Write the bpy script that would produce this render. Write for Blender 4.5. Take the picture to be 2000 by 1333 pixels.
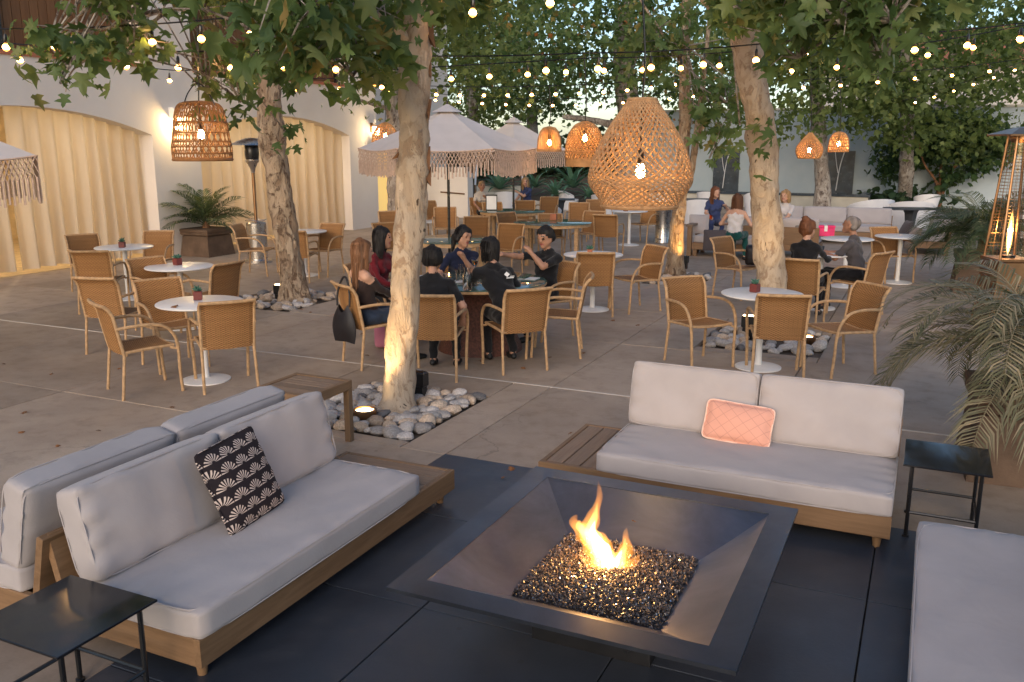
import bpy, math, random
import numpy as np
from mathutils import Vector, Matrix, Euler
R = math.radians
random.seed(7)
for o in list(bpy.data.objects): bpy.data.objects.remove(o)
SC = bpy.context.scene
COL = SC.collection

# ---------------------------------------------------------------- camera
CF, CP, CH, CA = 1740.0, R(12.5), 2.27, R(25)
cam = bpy.data.cameras.new('camera'); co = bpy.data.objects.new('camera', cam); COL.objects.link(co)
co.location = (0, 0, CH); co.rotation_euler = (R(90) - CP, 0, CA)
cam.sensor_width = 36; cam.lens = CF / 2000 * 36; cam.clip_end = 400; cam.clip_start = 0.05
SC.camera = co
SC.render.resolution_x, SC.render.resolution_y = 1024, 682

# ---------------------------------------------------------------- sky, sun, exposure
SUN_EL, SUN_AZ = R(20), R(170)
W = bpy.data.worlds.new('World'); SC.world = W; W.use_nodes = True
wn = W.node_tree.nodes; wl = W.node_tree.links
sky = wn.new('ShaderNodeTexSky'); sky.sky_type = 'NISHITA'; sky.sun_disc = False
sky.sun_elevation = SUN_EL; sky.sun_rotation = SUN_AZ; sky.air_density = 1.0; sky.dust_density = 1.0; sky.ozone_density = 2.0
wn['Background'].inputs[1].default_value = 0.085
wl.new(sky.outputs[0], wn['Background'].inputs[0])
sl = bpy.data.lights.new('sun', 'SUN'); so = bpy.data.objects.new('sun', sl); COL.objects.link(so)
sl.energy = 0.75; sl.angle = R(40); sl.color = (1, .79, .63)
sd = Vector((math.sin(SUN_AZ) * math.cos(SUN_EL), math.cos(SUN_AZ) * math.cos(SUN_EL), math.sin(SUN_EL)))
so.rotation_euler = (-sd).to_track_quat('-Z', 'Y').to_euler()
SC.view_settings.view_transform = 'Standard'; SC.view_settings.look = 'None'
SC.view_settings.exposure = 1.24; SC.view_settings.gamma = 1; SC.view_settings.use_curve_mapping = False
cy = SC.cycles
cy.use_denoising = True
try: cy.denoiser = 'OPENIMAGEDENOISE'
except Exception: pass
cy.max_bounces = 7; cy.diffuse_bounces = 3; cy.glossy_bounces = 3; cy.transmission_bounces = 5; cy.transparent_max_bounces = 12; cy.volume_bounces = 0
cy.caustics_reflective = False; cy.caustics_refractive = False; cy.sample_clamp_indirect = 4; cy.use_light_tree = True
cy.use_adaptive_sampling = True; cy.adaptive_threshold = 0.02

# ---------------------------------------------------------------- helpers: picture point -> place
def ray(u, v):
    a = (u - 1000) / CF; b = -(v - 666.5) / CF
    return Vector((a, math.cos(CP) + b * math.sin(CP), -math.sin(CP) + b * math.cos(CP)))
def site(p): return Vector((p.x * math.cos(CA) - p.y * math.sin(CA), p.x * math.sin(CA) + p.y * math.cos(CA), p.z + CH))
def PX(u, v, z=0.0):
    d = ray(u, v); return site(d * ((z - CH) / d.z))
def PD(u, v, dep):
    d = ray(u, v); return site(d * (dep / d.y))

# ---------------------------------------------------------------- helpers: objects
def link(name, data, parent=None):
    o = bpy.data.objects.new(name, data); COL.objects.link(o)
    if parent is not None: o.parent = parent
    return o
def tag(o, label=None, cat=None, group=None, kind=None):
    if label: o['label'] = label
    if cat: o['category'] = cat
    if group: o['group'] = group
    if kind: o['kind'] = kind
    return o
def thing(name, label, cat, loc=(0, 0, 0), rz=0, group=None):
    o = link(name, None); o.location = loc; o.rotation_euler = (0, 0, rz); o.empty_display_size = .1
    return tag(o, label, cat, group)
def copy_tree(o, parent=None):
    c = o.copy(); COL.objects.link(c); c.parent = parent
    for ch in o.children: copy_tree(ch, c)
    return c
def place(proto, loc, rz, label, group=None, first=[set()]):
    o = proto if proto.name not in first[0] else copy_tree(proto)
    first[0].add(proto.name)
    o.location = loc; o.rotation_euler = (0, 0, rz); o['label'] = label
    if group: o['group'] = group
    return o

class MB:
    def __init__(s): s.v = []; s.f = []; s.m = []; s.mi = 0; s.uv = None
    def add(s, vs, fs):
        b = len(s.v); s.v += [tuple(v) for v in vs]; s.f += [tuple(i + b for i in f) for f in fs]; s.m += [s.mi] * len(fs); return s
    def box(s, x0, x1, y0, y1, z0, z1, M=None, bev=0.0):
        if bev:
            b = bev; pts = []
            for z, i in ((z0, b), (z0 + b, 0), (z1 - b, 0), (z1, b)):
                for (cx, cy_, dx, dy) in ((x0, y0, 1, 1), (x1, y0, -1, 1), (x1, y1, -1, -1), (x0, y1, 1, -1)):
                    if i: pts += [(cx + dx * b, cy_ + dy * b, z)] * 1
                    else: pts += [(cx, cy_, z)]
            fs = [(3, 2, 1, 0)]
            for k in range(3):
                for j in range(4): fs.append((k * 4 + j, k * 4 + (j + 1) % 4, k * 4 + 4 + (j + 1) % 4, k * 4 + 4 + j))
            fs.append((12, 13, 14, 15))
        else:
            pts = [(x, y, z) for z in (z0, z1) for (x, y) in ((x0, y0), (x1, y0), (x1, y1), (x0, y1))]
            fs = [(3, 2, 1, 0), (4, 5, 6, 7), (0, 1, 5, 4), (1, 2, 6, 5), (2, 3, 7, 6), (3, 0, 4, 7)]
        if M is not None: pts = [M @ Vector(p) for p in pts]
        return s.add(pts, fs)
    def prism(s, poly, z0, z1):
        n = len(poly); return s.add([(x, y, z0) for x, y in poly] + [(x, y, z1) for x, y in poly],
            [tuple(range(n - 1, -1, -1)), tuple(range(n, 2 * n))] + [(i, (i + 1) % n, n + (i + 1) % n, n + i) for i in range(n)])
    def tube(s, pts, r, n=8, cap=True):
        pts = [Vector(p) for p in pts]; k = len(pts)
        rr = [r] * k if not hasattr(r, '__len__') else list(r)
        T = [(pts[min(i + 1, k - 1)] - pts[max(i - 1, 0)]).normalized() for i in range(k)]
        up = Vector((0, 0, 1)) if abs(T[0].z) < .9 else Vector((1, 0, 0))
        a = T[0].cross(up).normalized(); vs = []
        for i in range(k):
            a = (a - T[i] * a.dot(T[i])).normalized(); b = T[i].cross(a)
            for j in range(n):
                w = 2 * math.pi * j / n; vs.append(pts[i] + (a * math.cos(w) + b * math.sin(w)) * rr[i])
        fs = [(i * n + j, i * n + (j + 1) % n, (i + 1) * n + (j + 1) % n, (i + 1) * n + j) for i in range(k - 1) for j in range(n)]
        if cap: fs += [tuple(range(n - 1, -1, -1)), tuple((k - 1) * n + j for j in range(n))]
        return s.add(vs, fs)
    def lathe(s, prof, n=24, c=(0, 0, 0), cap=True, n_flat=0):
        vs = []; k = len(prof)
        for r, z in prof:
            for j in range(n):
                w = 2 * math.pi * j / n + n_flat; vs.append((c[0] + r * math.cos(w), c[1] + r * math.sin(w), c[2] + z))
        fs = [(i * n + j, i * n + (j + 1) % n, (i + 1) * n + (j + 1) % n, (i + 1) * n + j) for i in range(k - 1) for j in range(n)]
        if cap: fs += [tuple(range(n - 1, -1, -1)), tuple((k - 1) * n + j for j in range(n))]
        return s.add(vs, fs)
    def ball(s, c, r, n=8, m=6):
        rx, ry, rz = r if hasattr(r, '__len__') else (r, r, r)
        prof = [(math.sin(math.pi * i / m), -math.cos(math.pi * i / m)) for i in range(1, m)]
        vs = [(c[0] + p * rx * math.cos(2 * math.pi * j / n), c[1] + p * ry * math.sin(2 * math.pi * j / n), c[2] + q * rz) for p, q in prof for j in range(n)]
        k = m - 1; fs = [(i * n + j, i * n + (j + 1) % n, (i + 1) * n + (j + 1) % n, (i + 1) * n + j) for i in range(k - 1) for j in range(n)]
        vs += [(c[0], c[1], c[2] - rz), (c[0], c[1], c[2] + rz)]
        fs += [((j + 1) % n, j, k * n) for j in range(n)] + [((k - 1) * n + j, (k - 1) * n + (j + 1) % n, k * n + 1) for j in range(n)]
        return s.add(vs, fs)
    def mesh(s, name, mats, smooth=True):
        me = bpy.data.meshes.new(name); me.from_pydata(s.v, [], s.f)
        for m in (mats if isinstance(mats, (list, tuple)) else [mats]): me.materials.append(m)
        if any(s.m): me.polygons.foreach_set('material_index', s.m)
        if smooth:
            me.polygons.foreach_set('use_smooth', [True] * len(me.polygons))
            try: me.set_sharp_from_angle(angle=R(38))
            except Exception: pass
        me.update(); return me
    def build(s, name, mats, parent=None, smooth=True): return link(name, s.mesh(name, mats, smooth), parent)

def spline(pts, n=6):
    P = [Vector(p) for p in pts]; out = []
    for i in range(len(P) - 1):
        a = P[max(i - 1, 0)]; b = P[i]; c = P[i + 1]; d = P[min(i + 2, len(P) - 1)]
        for j in range(n):
            t = j / n
            out.append(.5 * ((2 * b) + (c - a) * t + (2 * a - 5 * b + 4 * c - d) * t * t + (3 * b - a - 3 * c + d) * t ** 3))
    out.append(P[-1]); return out
def lerp(a, b, t): return a + (b - a) * t

# ---------------------------------------------------------------- helpers: materials
class NT:
    def __init__(s, name):
        s.m = bpy.data.materials.new(name); s.m.use_nodes = True; s.t = s.m.node_tree; s.p = s.t.nodes['Principled BSDF']; s.out = s.t.nodes['Material Output']
    def n(s, typ, **kw):
        nd = s.t.nodes.new('ShaderNode' + typ)
        for k, v in kw.items(): setattr(nd, k, v)
        return nd
    def l(s, a, b): s.t.links.new(a, b)
    def set(s, inp, v):
        if hasattr(v, 'is_output') or isinstance(v, bpy.types.NodeSocket): s.l(v, inp)
        else: inp.default_value = v
    def math(s, op, a, b=0.0, c=None):
        nd = s.n('Math', operation=op); s.set(nd.inputs[0], a); s.set(nd.inputs[1], b)
        if c is not None: s.set(nd.inputs[2], c)
        return nd.outputs[0]
    def mix(s, f, a, b, typ='MIX'):
        nd = s.n('Mix', data_type='RGBA', blend_type=typ); s.set(nd.inputs[0], f)
        for i, c in ((6, a), (7, b)):
            s.set(nd.inputs[i], (*c, 1) if isinstance(c, tuple) and len(c) == 3 else c)
        return nd.outputs[2]
    def coords(s, kind='Object', scale=(1, 1, 1), rnd=True):
        tc = s.n('TexCoord'); mp = s.n('Mapping'); s.l(tc.outputs[kind], mp.inputs[0]); mp.inputs['Scale'].default_value = scale
        if rnd:
            oi = s.n('ObjectInfo'); cx = s.n('CombineXYZ')
            for i, k in enumerate((37., 53., 71.)): s.l(s.math('MULTIPLY', oi.outputs['Random'], k), cx.inputs[i])
            s.l(cx.outputs[0], mp.inputs['Location'])
        return mp.outputs[0]
    def noise(s, vec, scale, detail=4, rough=.55, dist=0.0):
        nd = s.n('TexNoise'); s.l(vec, nd.inputs['Vector']); nd.inputs['Scale'].default_value = scale; nd.inputs['Detail'].default_value = detail
        nd.inputs['Roughness'].default_value = rough; nd.inputs['Distortion'].default_value = dist; return nd.outputs[0]
    def ramp(s, f, stops):
        nd = s.n('ValToRGB'); s.l(f, nd.inputs[0]); e = nd.color_ramp.elements
        while len(e) < len(stops): e.new(.5)
        for el, (p, c) in zip(e, stops): el.position = p; el.color = (*c, 1) if not isinstance(c, (int, float)) else (c, c, c, 1)
        return nd.outputs[0]
    def bump(s, h, strength=.3, dist=.01):
        nd = s.n('Bump'); nd.inputs['Strength'].default_value = strength; nd.inputs['Distance'].default_value = dist; s.l(h, nd.inputs['Height'])
        s.l(nd.outputs[0], s.p.inputs['Normal']); return nd
    def fin(s, col=None, rough=None, metal=None, spec=None):
        if col is not None: s.set(s.p.inputs['Base Color'], (*col, 1) if isinstance(col, tuple) else col)
        if rough is not None: s.set(s.p.inputs['Roughness'], rough)
        if metal is not None: s.p.inputs['Metallic'].default_value = metal
        if spec is not None: s.p.inputs['Specular IOR Level'].default_value = spec
        return s.m
def mat(name, col, rough=.6, metal=0, var=.18, vs=5., bump=0., bs=60., spec=.4, hue=None, scale=(1, 1, 1), tint=0.0):
    t = NT(name); v = t.coords(scale=scale)
    a = tuple(c * (1 - var) for c in col); b = hue or tuple(min(1, c * (1 + var)) for c in col)
    c = t.mix(t.ramp(t.noise(v, vs), [(.3, 0.), (.7, 1.)]), a, b)
    if tint:
        oi = t.n('ObjectInfo'); k = t.math('MULTIPLY_ADD', oi.outputs['Random'], 2 * tint, 1 - tint)
        vm = t.n('VectorMath', operation='SCALE'); t.l(c, vm.inputs[0]); t.l(k, vm.inputs['Scale']); c = vm.outputs[0]
    rr = t.math('MULTIPLY_ADD', t.noise(v, vs * 2.3), .2, rough - .1)
    if bump: t.bump(t.noise(v, bs, 6), bump)
    return t.fin(c, rr, metal, spec)
def emat(name, col, st):
    t = NT(name); t.p.inputs['Base Color'].default_value = (*col, 1); t.p.inputs['Emission Color'].default_value = (*col, 1); t.p.inputs['Emission Strength'].default_value = st; return t.m
M = {}
def slab_mat(name, c1, c2, c3, rough, bump=.15, rlo=None):
    t = NT(name); v = t.coords('Object'); tc = t.n('TexCoord')
    geo = t.n('NewGeometry'); w = t.n('Mapping'); t.l(geo.outputs['Position'], w.inputs[0]); wp = w.outputs[0]
    n1 = t.noise(wp, .8, 6, .62, .4); n2 = t.noise(wp, 5, 6, .65); n3 = t.noise(wp, 70, 3, .6)
    c = t.mix(t.ramp(n1, [(.32, 0.), (.68, 1.)]), c1, c2); c = t.mix(t.ramp(n2, [(.5, 0.), (.78, .5)]), c, c3)
    if name == 'concrete':
        ve = t.n('TexVoronoi', feature='DISTANCE_TO_EDGE'); wv = t.n('VectorMath', operation='ADD'); nz = t.n('TexNoise'); t.l(wp, nz.inputs['Vector']); nz.inputs['Scale'].default_value = 2.; nz.inputs['Detail'].default_value = 5; t.l(wp, wv.inputs[0]); t.l(nz.outputs['Color'], wv.inputs[1]); t.l(wv.outputs[0], ve.inputs['Vector']); ve.inputs['Scale'].default_value = .33
        cr = t.math('MULTIPLY', t.math('LESS_THAN', ve.outputs['Distance'], .0022), t.ramp(t.noise(wp, .45, 3), [(.5, 0.), (.6, .3)])); c = t.mix(cr, c, (.05, .04, .03))
        dr = t.noise(wp, .28, 4, .6); c = t.mix(t.ramp(dr, [(.48, 0.), (.7, .45)]), c, tuple(q * .45 for q in c1))
    c = t.mix(t.math('MULTIPLY', n3, .22), c, (.02, .02, .02))
    sp = t.n('TexVoronoi'); t.l(wp, sp.inputs['Vector']); sp.inputs['Scale'].default_value = 2.3
    spot = t.math('LESS_THAN', sp.outputs['Distance'], .035); c = t.mix(t.math('MULTIPLY', spot, .35), c, (.03, .025, .02))
    oi = t.n('ObjectInfo'); k = t.math('MULTIPLY_ADD', oi.outputs['Random'], .26, .87)
    vm = t.n('VectorMath', operation='SCALE'); t.l(c, vm.inputs[0]); t.l(k, vm.inputs['Scale'])
    b = t.math('ADD', t.math('MULTIPLY', n2, .6), t.math('MULTIPLY', n3, .25)); t.bump(b, bump, .012)
    return t.fin(vm.outputs[0], t.math('MULTIPLY_ADD', n2, .35, rough - .17), 0, .35)
M['concrete'] = slab_mat('concrete', (.35, .265, .195), (.50, .395, .30), (.20, .145, .10), .60)
M['dark_tile'] = slab_mat('dark_tile', (.028, .034, .046), (.058, .067, .085), (.075, .08, .09), .38)
M['soil'] = mat('soil', (.12, .095, .075), .95, bump=.6, bs=30)
M['joint'] = mat('joint', (.10, .085, .07), .9)
M['caulk'] = mat('caulk', (.55, .5, .44), .8)
def stucco(name, c, c2):
    t = NT(name); geo = t.n('NewGeometry'); p = geo.outputs['Position']
    n1 = t.noise(p, .5, 5, .6); n2 = t.noise(p, 34, 5, .6); n3 = t.noise(p, 3, 4)
    t.bump(t.math('ADD', n2, t.math('MULTIPLY', n3, 1.5)), .22, .012)
    return t.fin(t.mix(t.ramp(n1, [(.35, 0.), (.7, 1.)]), c, c2), .85, 0, .2)
M['stucco'] = stucco('stucco', (.74, .67, .60), (.82, .76, .69))
M['blue_wall'] = stucco('blue_wall', (.37, .45, .50), (.50, .55, .57))
M['room'] = mat('room', (.74, .58, .36), .8)
M['dark_stone'] = mat('dark_stone', (.04, .055, .072), .25, var=.4, vs=3, bump=.2, bs=12)
M['pale_stone'] = mat('pale_stone', (.5, .47, .40), .8, var=.12, vs=2, bump=.2)
def wood(name, c1, c2, rough=.55, axis=0, sc=1.0, rnd=True):
    t = NT(name); s = [14 * sc] * 3; s[axis] = 1.1 * sc; v = t.coords('Object', tuple(s), rnd)
    n1 = t.noise(v, 1.4, 6, .65, 1.2); n2 = t.noise(v, 6, 4, .6)
    c = t.mix(t.ramp(n1, [(.3, 0.), (.72, 1.)]), c1, c2); c = t.mix(t.math('MULTIPLY', n2, .4), c, tuple(q * .55 for q in c1))
    oi = t.n('ObjectInfo'); k = t.math('MULTIPLY_ADD', oi.outputs['Random'], .3, .85)
    vm = t.n('VectorMath', operation='SCALE'); t.l(c, vm.inputs[0]); t.l(k, vm.inputs['Scale'])
    t.bump(n1, .18, .004); return t.fin(vm.outputs[0], t.math('MULTIPLY_ADD', n2, .25, rough - .12), 0, .35)
TK = ((.185, .105, .052), (.30, .18, .095))
for ax, nm in enumerate('xyz'): M['teak_' + nm] = wood('teak_' + nm, *TK, axis=ax)
for ax, nm in enumerate('xyz'): M['grey_teak_' + nm] = wood('grey_teak_' + nm, (.21, .135, .085), (.31, .215, .145), axis=ax)
M['shutter'] = wood('shutter', (.16, .07, .025), (.25, .12, .05), axis=2, sc=.5)
def cloth(name, col, wscale=420, var=.06, rough=.9, bump=.25, wr=.0):
    t = NT(name); v = t.coords('Object'); n1 = t.noise(v, 3.2, 4, .55, .5); n2 = t.noise(v, wscale, 2)
    a = tuple(c * (1 - var) for c in col); b = tuple(min(1, c * (1 + var)) for c in col)
    h = t.math('ADD', t.math('MULTIPLY', n2, .12), t.math('MULTIPLY', t.noise(v, 7, 5, .6, 1.), 1.0 + wr)); t.bump(h, bump, .015)
    t.p.inputs['Sheen Weight'].default_value = .15
    return t.fin(t.mix(t.ramp(n1, [(.3, 0.), (.7, 1.)]), a, b), rough, 0, .2)
M['cushion'] = cloth('cushion', (.40, .362, .352), bump=.18)
M['canvas'] = cloth('canvas', (.60, .55, .52), bump=.1)
M['metal_black'] = mat('metal_black', (.010, .010, .011), .3, .0, var=.4, spec=.5)
M['table_top_black'] = mat('table_top_black', (.012, .012, .013), .12, 0, var=.3, spec=.6)
M['stainless'] = mat('stainless', (.58, .56, .54), .28, 1, var=.1, vs=3)
M['bronze'] = mat('bronze', (.30, .17, .09), .35, 1, var=.2)
M['white_paint'] = mat('white_paint', (.78, .76, .73), .35, var=.06)
M['white_plastic'] = mat('white_plastic', (.74, .74, .76), .35, var=.04)
M['dark_table'] = mat('dark_table', (.05, .055, .065), .35)
M['terracotta'] = mat('terracotta', (.125, .08, .052), .8, var=.3, vs=4, bump=.3, bs=40)
M['clay'] = mat('clay', (.42, .15, .08), .7)
M['pot_red'] = mat('pot_red', (.16, .035, .028), .5)
M['rope'] = mat('rope', (.42, .24, .115), .9, var=.25, vs=30, bump=.4, bs=150)
M['macrame'] = mat('macrame', (.60, .45, .36), .95, var=.15, vs=20)
M['cane'] = mat('cane', (.27, .125, .045), .6, var=.25, vs=14)
M['cane_orange'] = mat('cane_orange', (.46, .23, .085), .6, var=.25, vs=14)
M['glass_top'] = NT('glass_top').fin((.10, .16, .13), .06, 0, .9)
M['water'] = NT('water').fin((.02, .03, .035), .05, 0, .6)
def glass(name, col=(1, 1, 1), rough=.02):
    t = NT(name); t.p.inputs['Transmission Weight'].default_value = 1; t.p.inputs['IOR'].default_value = 1.3; return t.fin(col, rough)
M['glass'] = glass('glass'); M['green_drink'] = glass('green_drink', (.75, .85, .45)); M['orange_drink'] = glass('orange_drink', (.95, .35, .08))
def weave(name, c1, c2):
    t = NT(name); tc = t.n('TexCoord'); sp = t.n('SeparateXYZ'); t.l(tc.outputs['UV'], sp.inputs[0])
    s1 = t.math('SINE', t.math('MULTIPLY', sp.outputs[1], 2 * math.pi * 22)); ph = t.math('MULTIPLY', t.math('SIGN', s1), math.pi / 2)
    s2 = t.math('SINE', t.math('ADD', t.math('MULTIPLY', sp.outputs[0], 2 * math.pi * 11), ph))
    h = t.math('ADD', t.math('ABSOLUTE', s1), t.math('MULTIPLY', s2, .7))
    f = t.ramp(t.math('MULTIPLY_ADD', h, .4, .2), [(.12, 0.), (.6, 1.)])
    v = t.coords('Object'); n = t.noise(v, 9, 4)
    e = t.math('ABSOLUTE', t.math('SUBTRACT', sp.outputs[0], .5)); st = t.math('MULTIPLY', t.math('GREATER_THAN', e, .41), t.math('LESS_THAN', t.math('SINE', t.math('MULTIPLY', sp.outputs[1], 2 * math.pi * 34)), 0.))
    rowv = t.n('TexWhiteNoise', noise_dimensions='1D'); t.l(t.math('FLOOR', t.math('MULTIPLY', sp.outputs[1], 44.)), rowv.inputs['W'])
    c = t.mix(f, tuple(q * .34 for q in c1), t.mix(t.math('MULTIPLY_ADD', rowv.outputs['Value'], .5, t.math('MULTIPLY', n, .5)), c1, c2)); c = t.mix(t.math('MULTIPLY', st, .55), c, (.06, .03, .012))
    oi = t.n('ObjectInfo'); k = t.math('MULTIPLY_ADD', oi.outputs['Random'], .5, .72)
    vm = t.n('VectorMath', operation='SCALE'); t.l(c, vm.inputs[0]); t.l(k, vm.inputs['Scale'])
    t.bump(h, .7, .004); return t.fin(vm.outputs[0], .6, 0, .3)
M['wicker'] = weave('wicker', (.36, .17, .06), (.54, .28, .105))
M['wicker_tube'] = mat('wicker_tube', (.48, .30, .155), .6, var=.25, vs=25, bump=.5, bs=220)
M['wicker_dark'] = mat('wicker_dark', (.10, .035, .022), .5, var=.5, vs=40, bump=.8, bs=120)
def bark(name, c1, c2, c3, sc=1.0, k=1.0):
    t = NT(name); v = t.coords('Object', (1, 1, .5)); n1 = t.noise(v, 4.5 * sc, 7, .62, 1.2); n2 = t.noise(v, 13 * sc, 7, .7, .8); v2 = t.coords('Object', (1, 1, .16)); n3 = t.noise(v2, 34 * sc, 6, .7, .4)
    c = t.mix(t.ramp(n1, [(.44, 0.), (.52, 1.)]), c1, c2); c = t.mix(t.ramp(n2, [(.54, 0.), (.60, 1.)]), c, c3); c = t.mix(t.ramp(t.noise(v, 7 * sc, 5, .6, .5), [(.6, 0.), (.66, .8)]), c, tuple(min(1, q * 1.35) for q in c2))
    c = t.mix(t.ramp(n3, [(.62, 0.), (.74, .55 * k)]), c, (.08, .05, .03)); c = t.mix(t.ramp(t.noise(v, 22 * sc, 4, .6, 1.), [(.66, 0.), (.70, .9)]), c, (.045, .028, .018))
    st = t.ramp(n1, [(.44, 0.), (.52, 1.)]); st2 = t.ramp(n2, [(.54, 1.), (.60, 0.)])
    t.bump(t.math('ADD', t.math('ADD', st, st2), t.math('ADD', t.math('MULTIPLY', n3, -1.2), n2)), .9 * k, .022)
    return t.fin(c, .85, 0, .2)
M['bark'] = bark('bark', (.32, .225, .15), (.44, .335, .235), (.22, .14, .09))
M['bark_pale'] = bark('bark_pale', (.41, .31, .215), (.48, .375, .27), (.32, .225, .15), .8, .6)
M['bark_grey'] = bark('bark_grey', (.30, .25, .21), (.42, .37, .32), (.16, .12, .10))
M['bark_flake'] = mat('bark_flake', (.20, .10, .05), .9, var=.4)
def leafmat(name, stops, tr=.42):
    t = NT(name); at = t.n('Attribute', attribute_name='rnd'); c = t.ramp(at.outputs['Fac'], stops)
    tl = t.n('BsdfTranslucent'); t.l(t.mix(.5, c, (.25, .35, .05)), tl.inputs[0]); mx = t.n('MixShader'); mx.inputs[0].default_value = tr
    t.fin(c, .5, 0, .3); t.l(t.p.outputs[0], mx.inputs[1]); t.l(tl.outputs[0], mx.inputs[2]); t.l(mx.outputs[0], t.out.inputs[0]); return t.m
M['leaf'] = leafmat('leaf', [(0, (.05, .09, .035)), (.3, (.09, .145, .05)), (.65, (.13, .195, .07)), (.88, (.19, .215, .08)), (.96, (.28, .19, .06)), (1, (.35, .10, .03))])
M['leaf_far'] = leafmat('leaf_far', [(0, (.065, .095, .035)), (.4, (.125, .17, .055)), (.8, (.19, .24, .08)), (1, (.26, .28, .10))], .48)
M['leaf_dark'] = leafmat('leaf_dark', [(0, (.015, .035, .018)), (.6, (.03, .06, .03)), (1, (.06, .09, .04))], .2)
M['leaf_mid'] = leafmat('leaf_mid', [(0, (.02, .05, .025)), (.6, (.05, .10, .04)), (1, (.10, .16, .06))], .3)
M['palm'] = leafmat('palm', [(0, (.03, .055, .03)), (.6, (.07, .10, .05)), (1, (.13, .14, .07))], .2)
M['palm_dry'] = leafmat('palm_dry', [(0, (.085, .09, .05)), (.5, (.18, .165, .10)), (1, (.32, .26, .165))], .2)
M['agave'] = leafmat('agave', [(0, (.07, .17, .12)), (1, (.16, .30, .20))], .1)
M['rock'] = mat('rock', (.46, .42, .385), .8, var=.25, vs=6, bump=.4, bs=40, tint=.35)
M['rock_tan'] = mat('rock_tan', (.50, .39, .29), .8, var=.3, vs=6, bump=.4, bs=40, tint=.35)
M['rock_dark'] = mat('rock_dark', (.16, .15, .145), .8, var=.3, vs=6, bump=.4, bs=40)
def bulbmat(name, st, zc, sg, base):
    t = NT(name); tc = t.n('TexCoord'); sp = t.n('SeparateXYZ'); t.l(tc.outputs['Object'], sp.inputs[0]); q = t.math('DIVIDE', t.math('SUBTRACT', sp.outputs[2], zc), sg)
    g = t.math('EXPONENT', t.math('MULTIPLY', t.math('MULTIPLY', q, q), -1.)); t.l(t.math('MULTIPLY_ADD', g, st, base), t.p.inputs['Emission Strength'])
    t.l(t.mix(g, (1, .38, .07), (1, .58, .22)), t.p.inputs['Emission Color']); return t.fin((.8, .4, .1), .2)
M['bulb'] = bulbmat('bulb', 62, -.038, .013, 1.7)
M['bulb_big'] = emat('bulb_big', (1, .62, .26), 75)
M['lantern'] = emat('lantern', (1, .80, .52), 6)
M['uplight'] = emat('uplight', (1, .72, .35), 12)
# ================================================================ the setting
def struct(name, mb, m, parent=None, smooth=False):
    o = mb.build(name, m, parent, smooth)
    if parent is None: o['kind'] = 'structure'
    return o
ground = struct('ground', MB().add([(-160, -60, -.06), (160, -60, -.06), (160, 220, -.06), (-160, 220, -.06)], [(0, 1, 2, 3)]), M['joint'])
court = link('courtyard_paving', None); court['kind'] = 'structure'
BEDS = [(-4.78, -3.52, 5.66, 7.05), (-9.35, -7.92, 9.66, 11.25), (-2.3, -.95, 9.92, 11.3), (-4.47, -3.33, 14.2, 15.6), (-11.6, -10.3, 17.3, 18.7)]
MAT = (-3.125, 2.9, -1.6, 5.515)
def cut(rects, hole):
    out = []
    for (a, b, c, d) in rects:
        x0, x1, y0, y1 = hole
        if x1 <= a or x0 >= b or y1 <= c or y0 >= d: out.append((a, b, c, d)); continue
        if x0 > a: out.append((a, x0, c, d))
        if x1 < b: out.append((x1, b, c, d))
        aa, bb = max(a, x0), min(b, x1)
        if y0 > c: out.append((aa, bb, c, y0))
        if y1 < d: out.append((aa, bb, y1, d))
    return out
rng = random.Random(3)
for i in range(-6, 5):
    for j in range(-3, 15):
        x0 = -3.125 + 2.05 * i; y0 = 5.515 + 2.08 * j
        rs = [(max(x0, -15.2), min(x0 + 2.05, 7.0), y0, min(y0 + 2.08, 36))]
        for h in BEDS + [MAT]: rs = cut(rs, h)
        for (a, b, c, d) in rs:
            if b - a < .05 or d - c < .05: continue
            g = .005; z = rng.uniform(-.0025, .0025)
            MB().box(a + g, b - g, c + g, d - g, -.05, z, bev=.004).build('slab', M['concrete'], court, False)
dark = link('dark_paving', None); dark['kind'] = 'structure'
nx, ny = 6, 7
for i in range(nx):
    for j in range(ny):
        a = MAT[0] + (MAT[1] - MAT[0]) / nx * i; b = a + (MAT[1] - MAT[0]) / nx; c = MAT[2] + (MAT[3] - MAT[2]) / ny * j; d = c + (MAT[3] - MAT[2]) / ny
        MB().box(a + .003, b - .003, c + .003, d - .003, -.05, .008 + rng.uniform(-.001, .001), bev=.003).build('tile', M['dark_tile'], dark, False)
# pale caulked joint across the court
struct('joint_strip', MB().box(-12, 6, 7.583, 7.607, -.03, .0045), M['caulk'])

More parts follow.
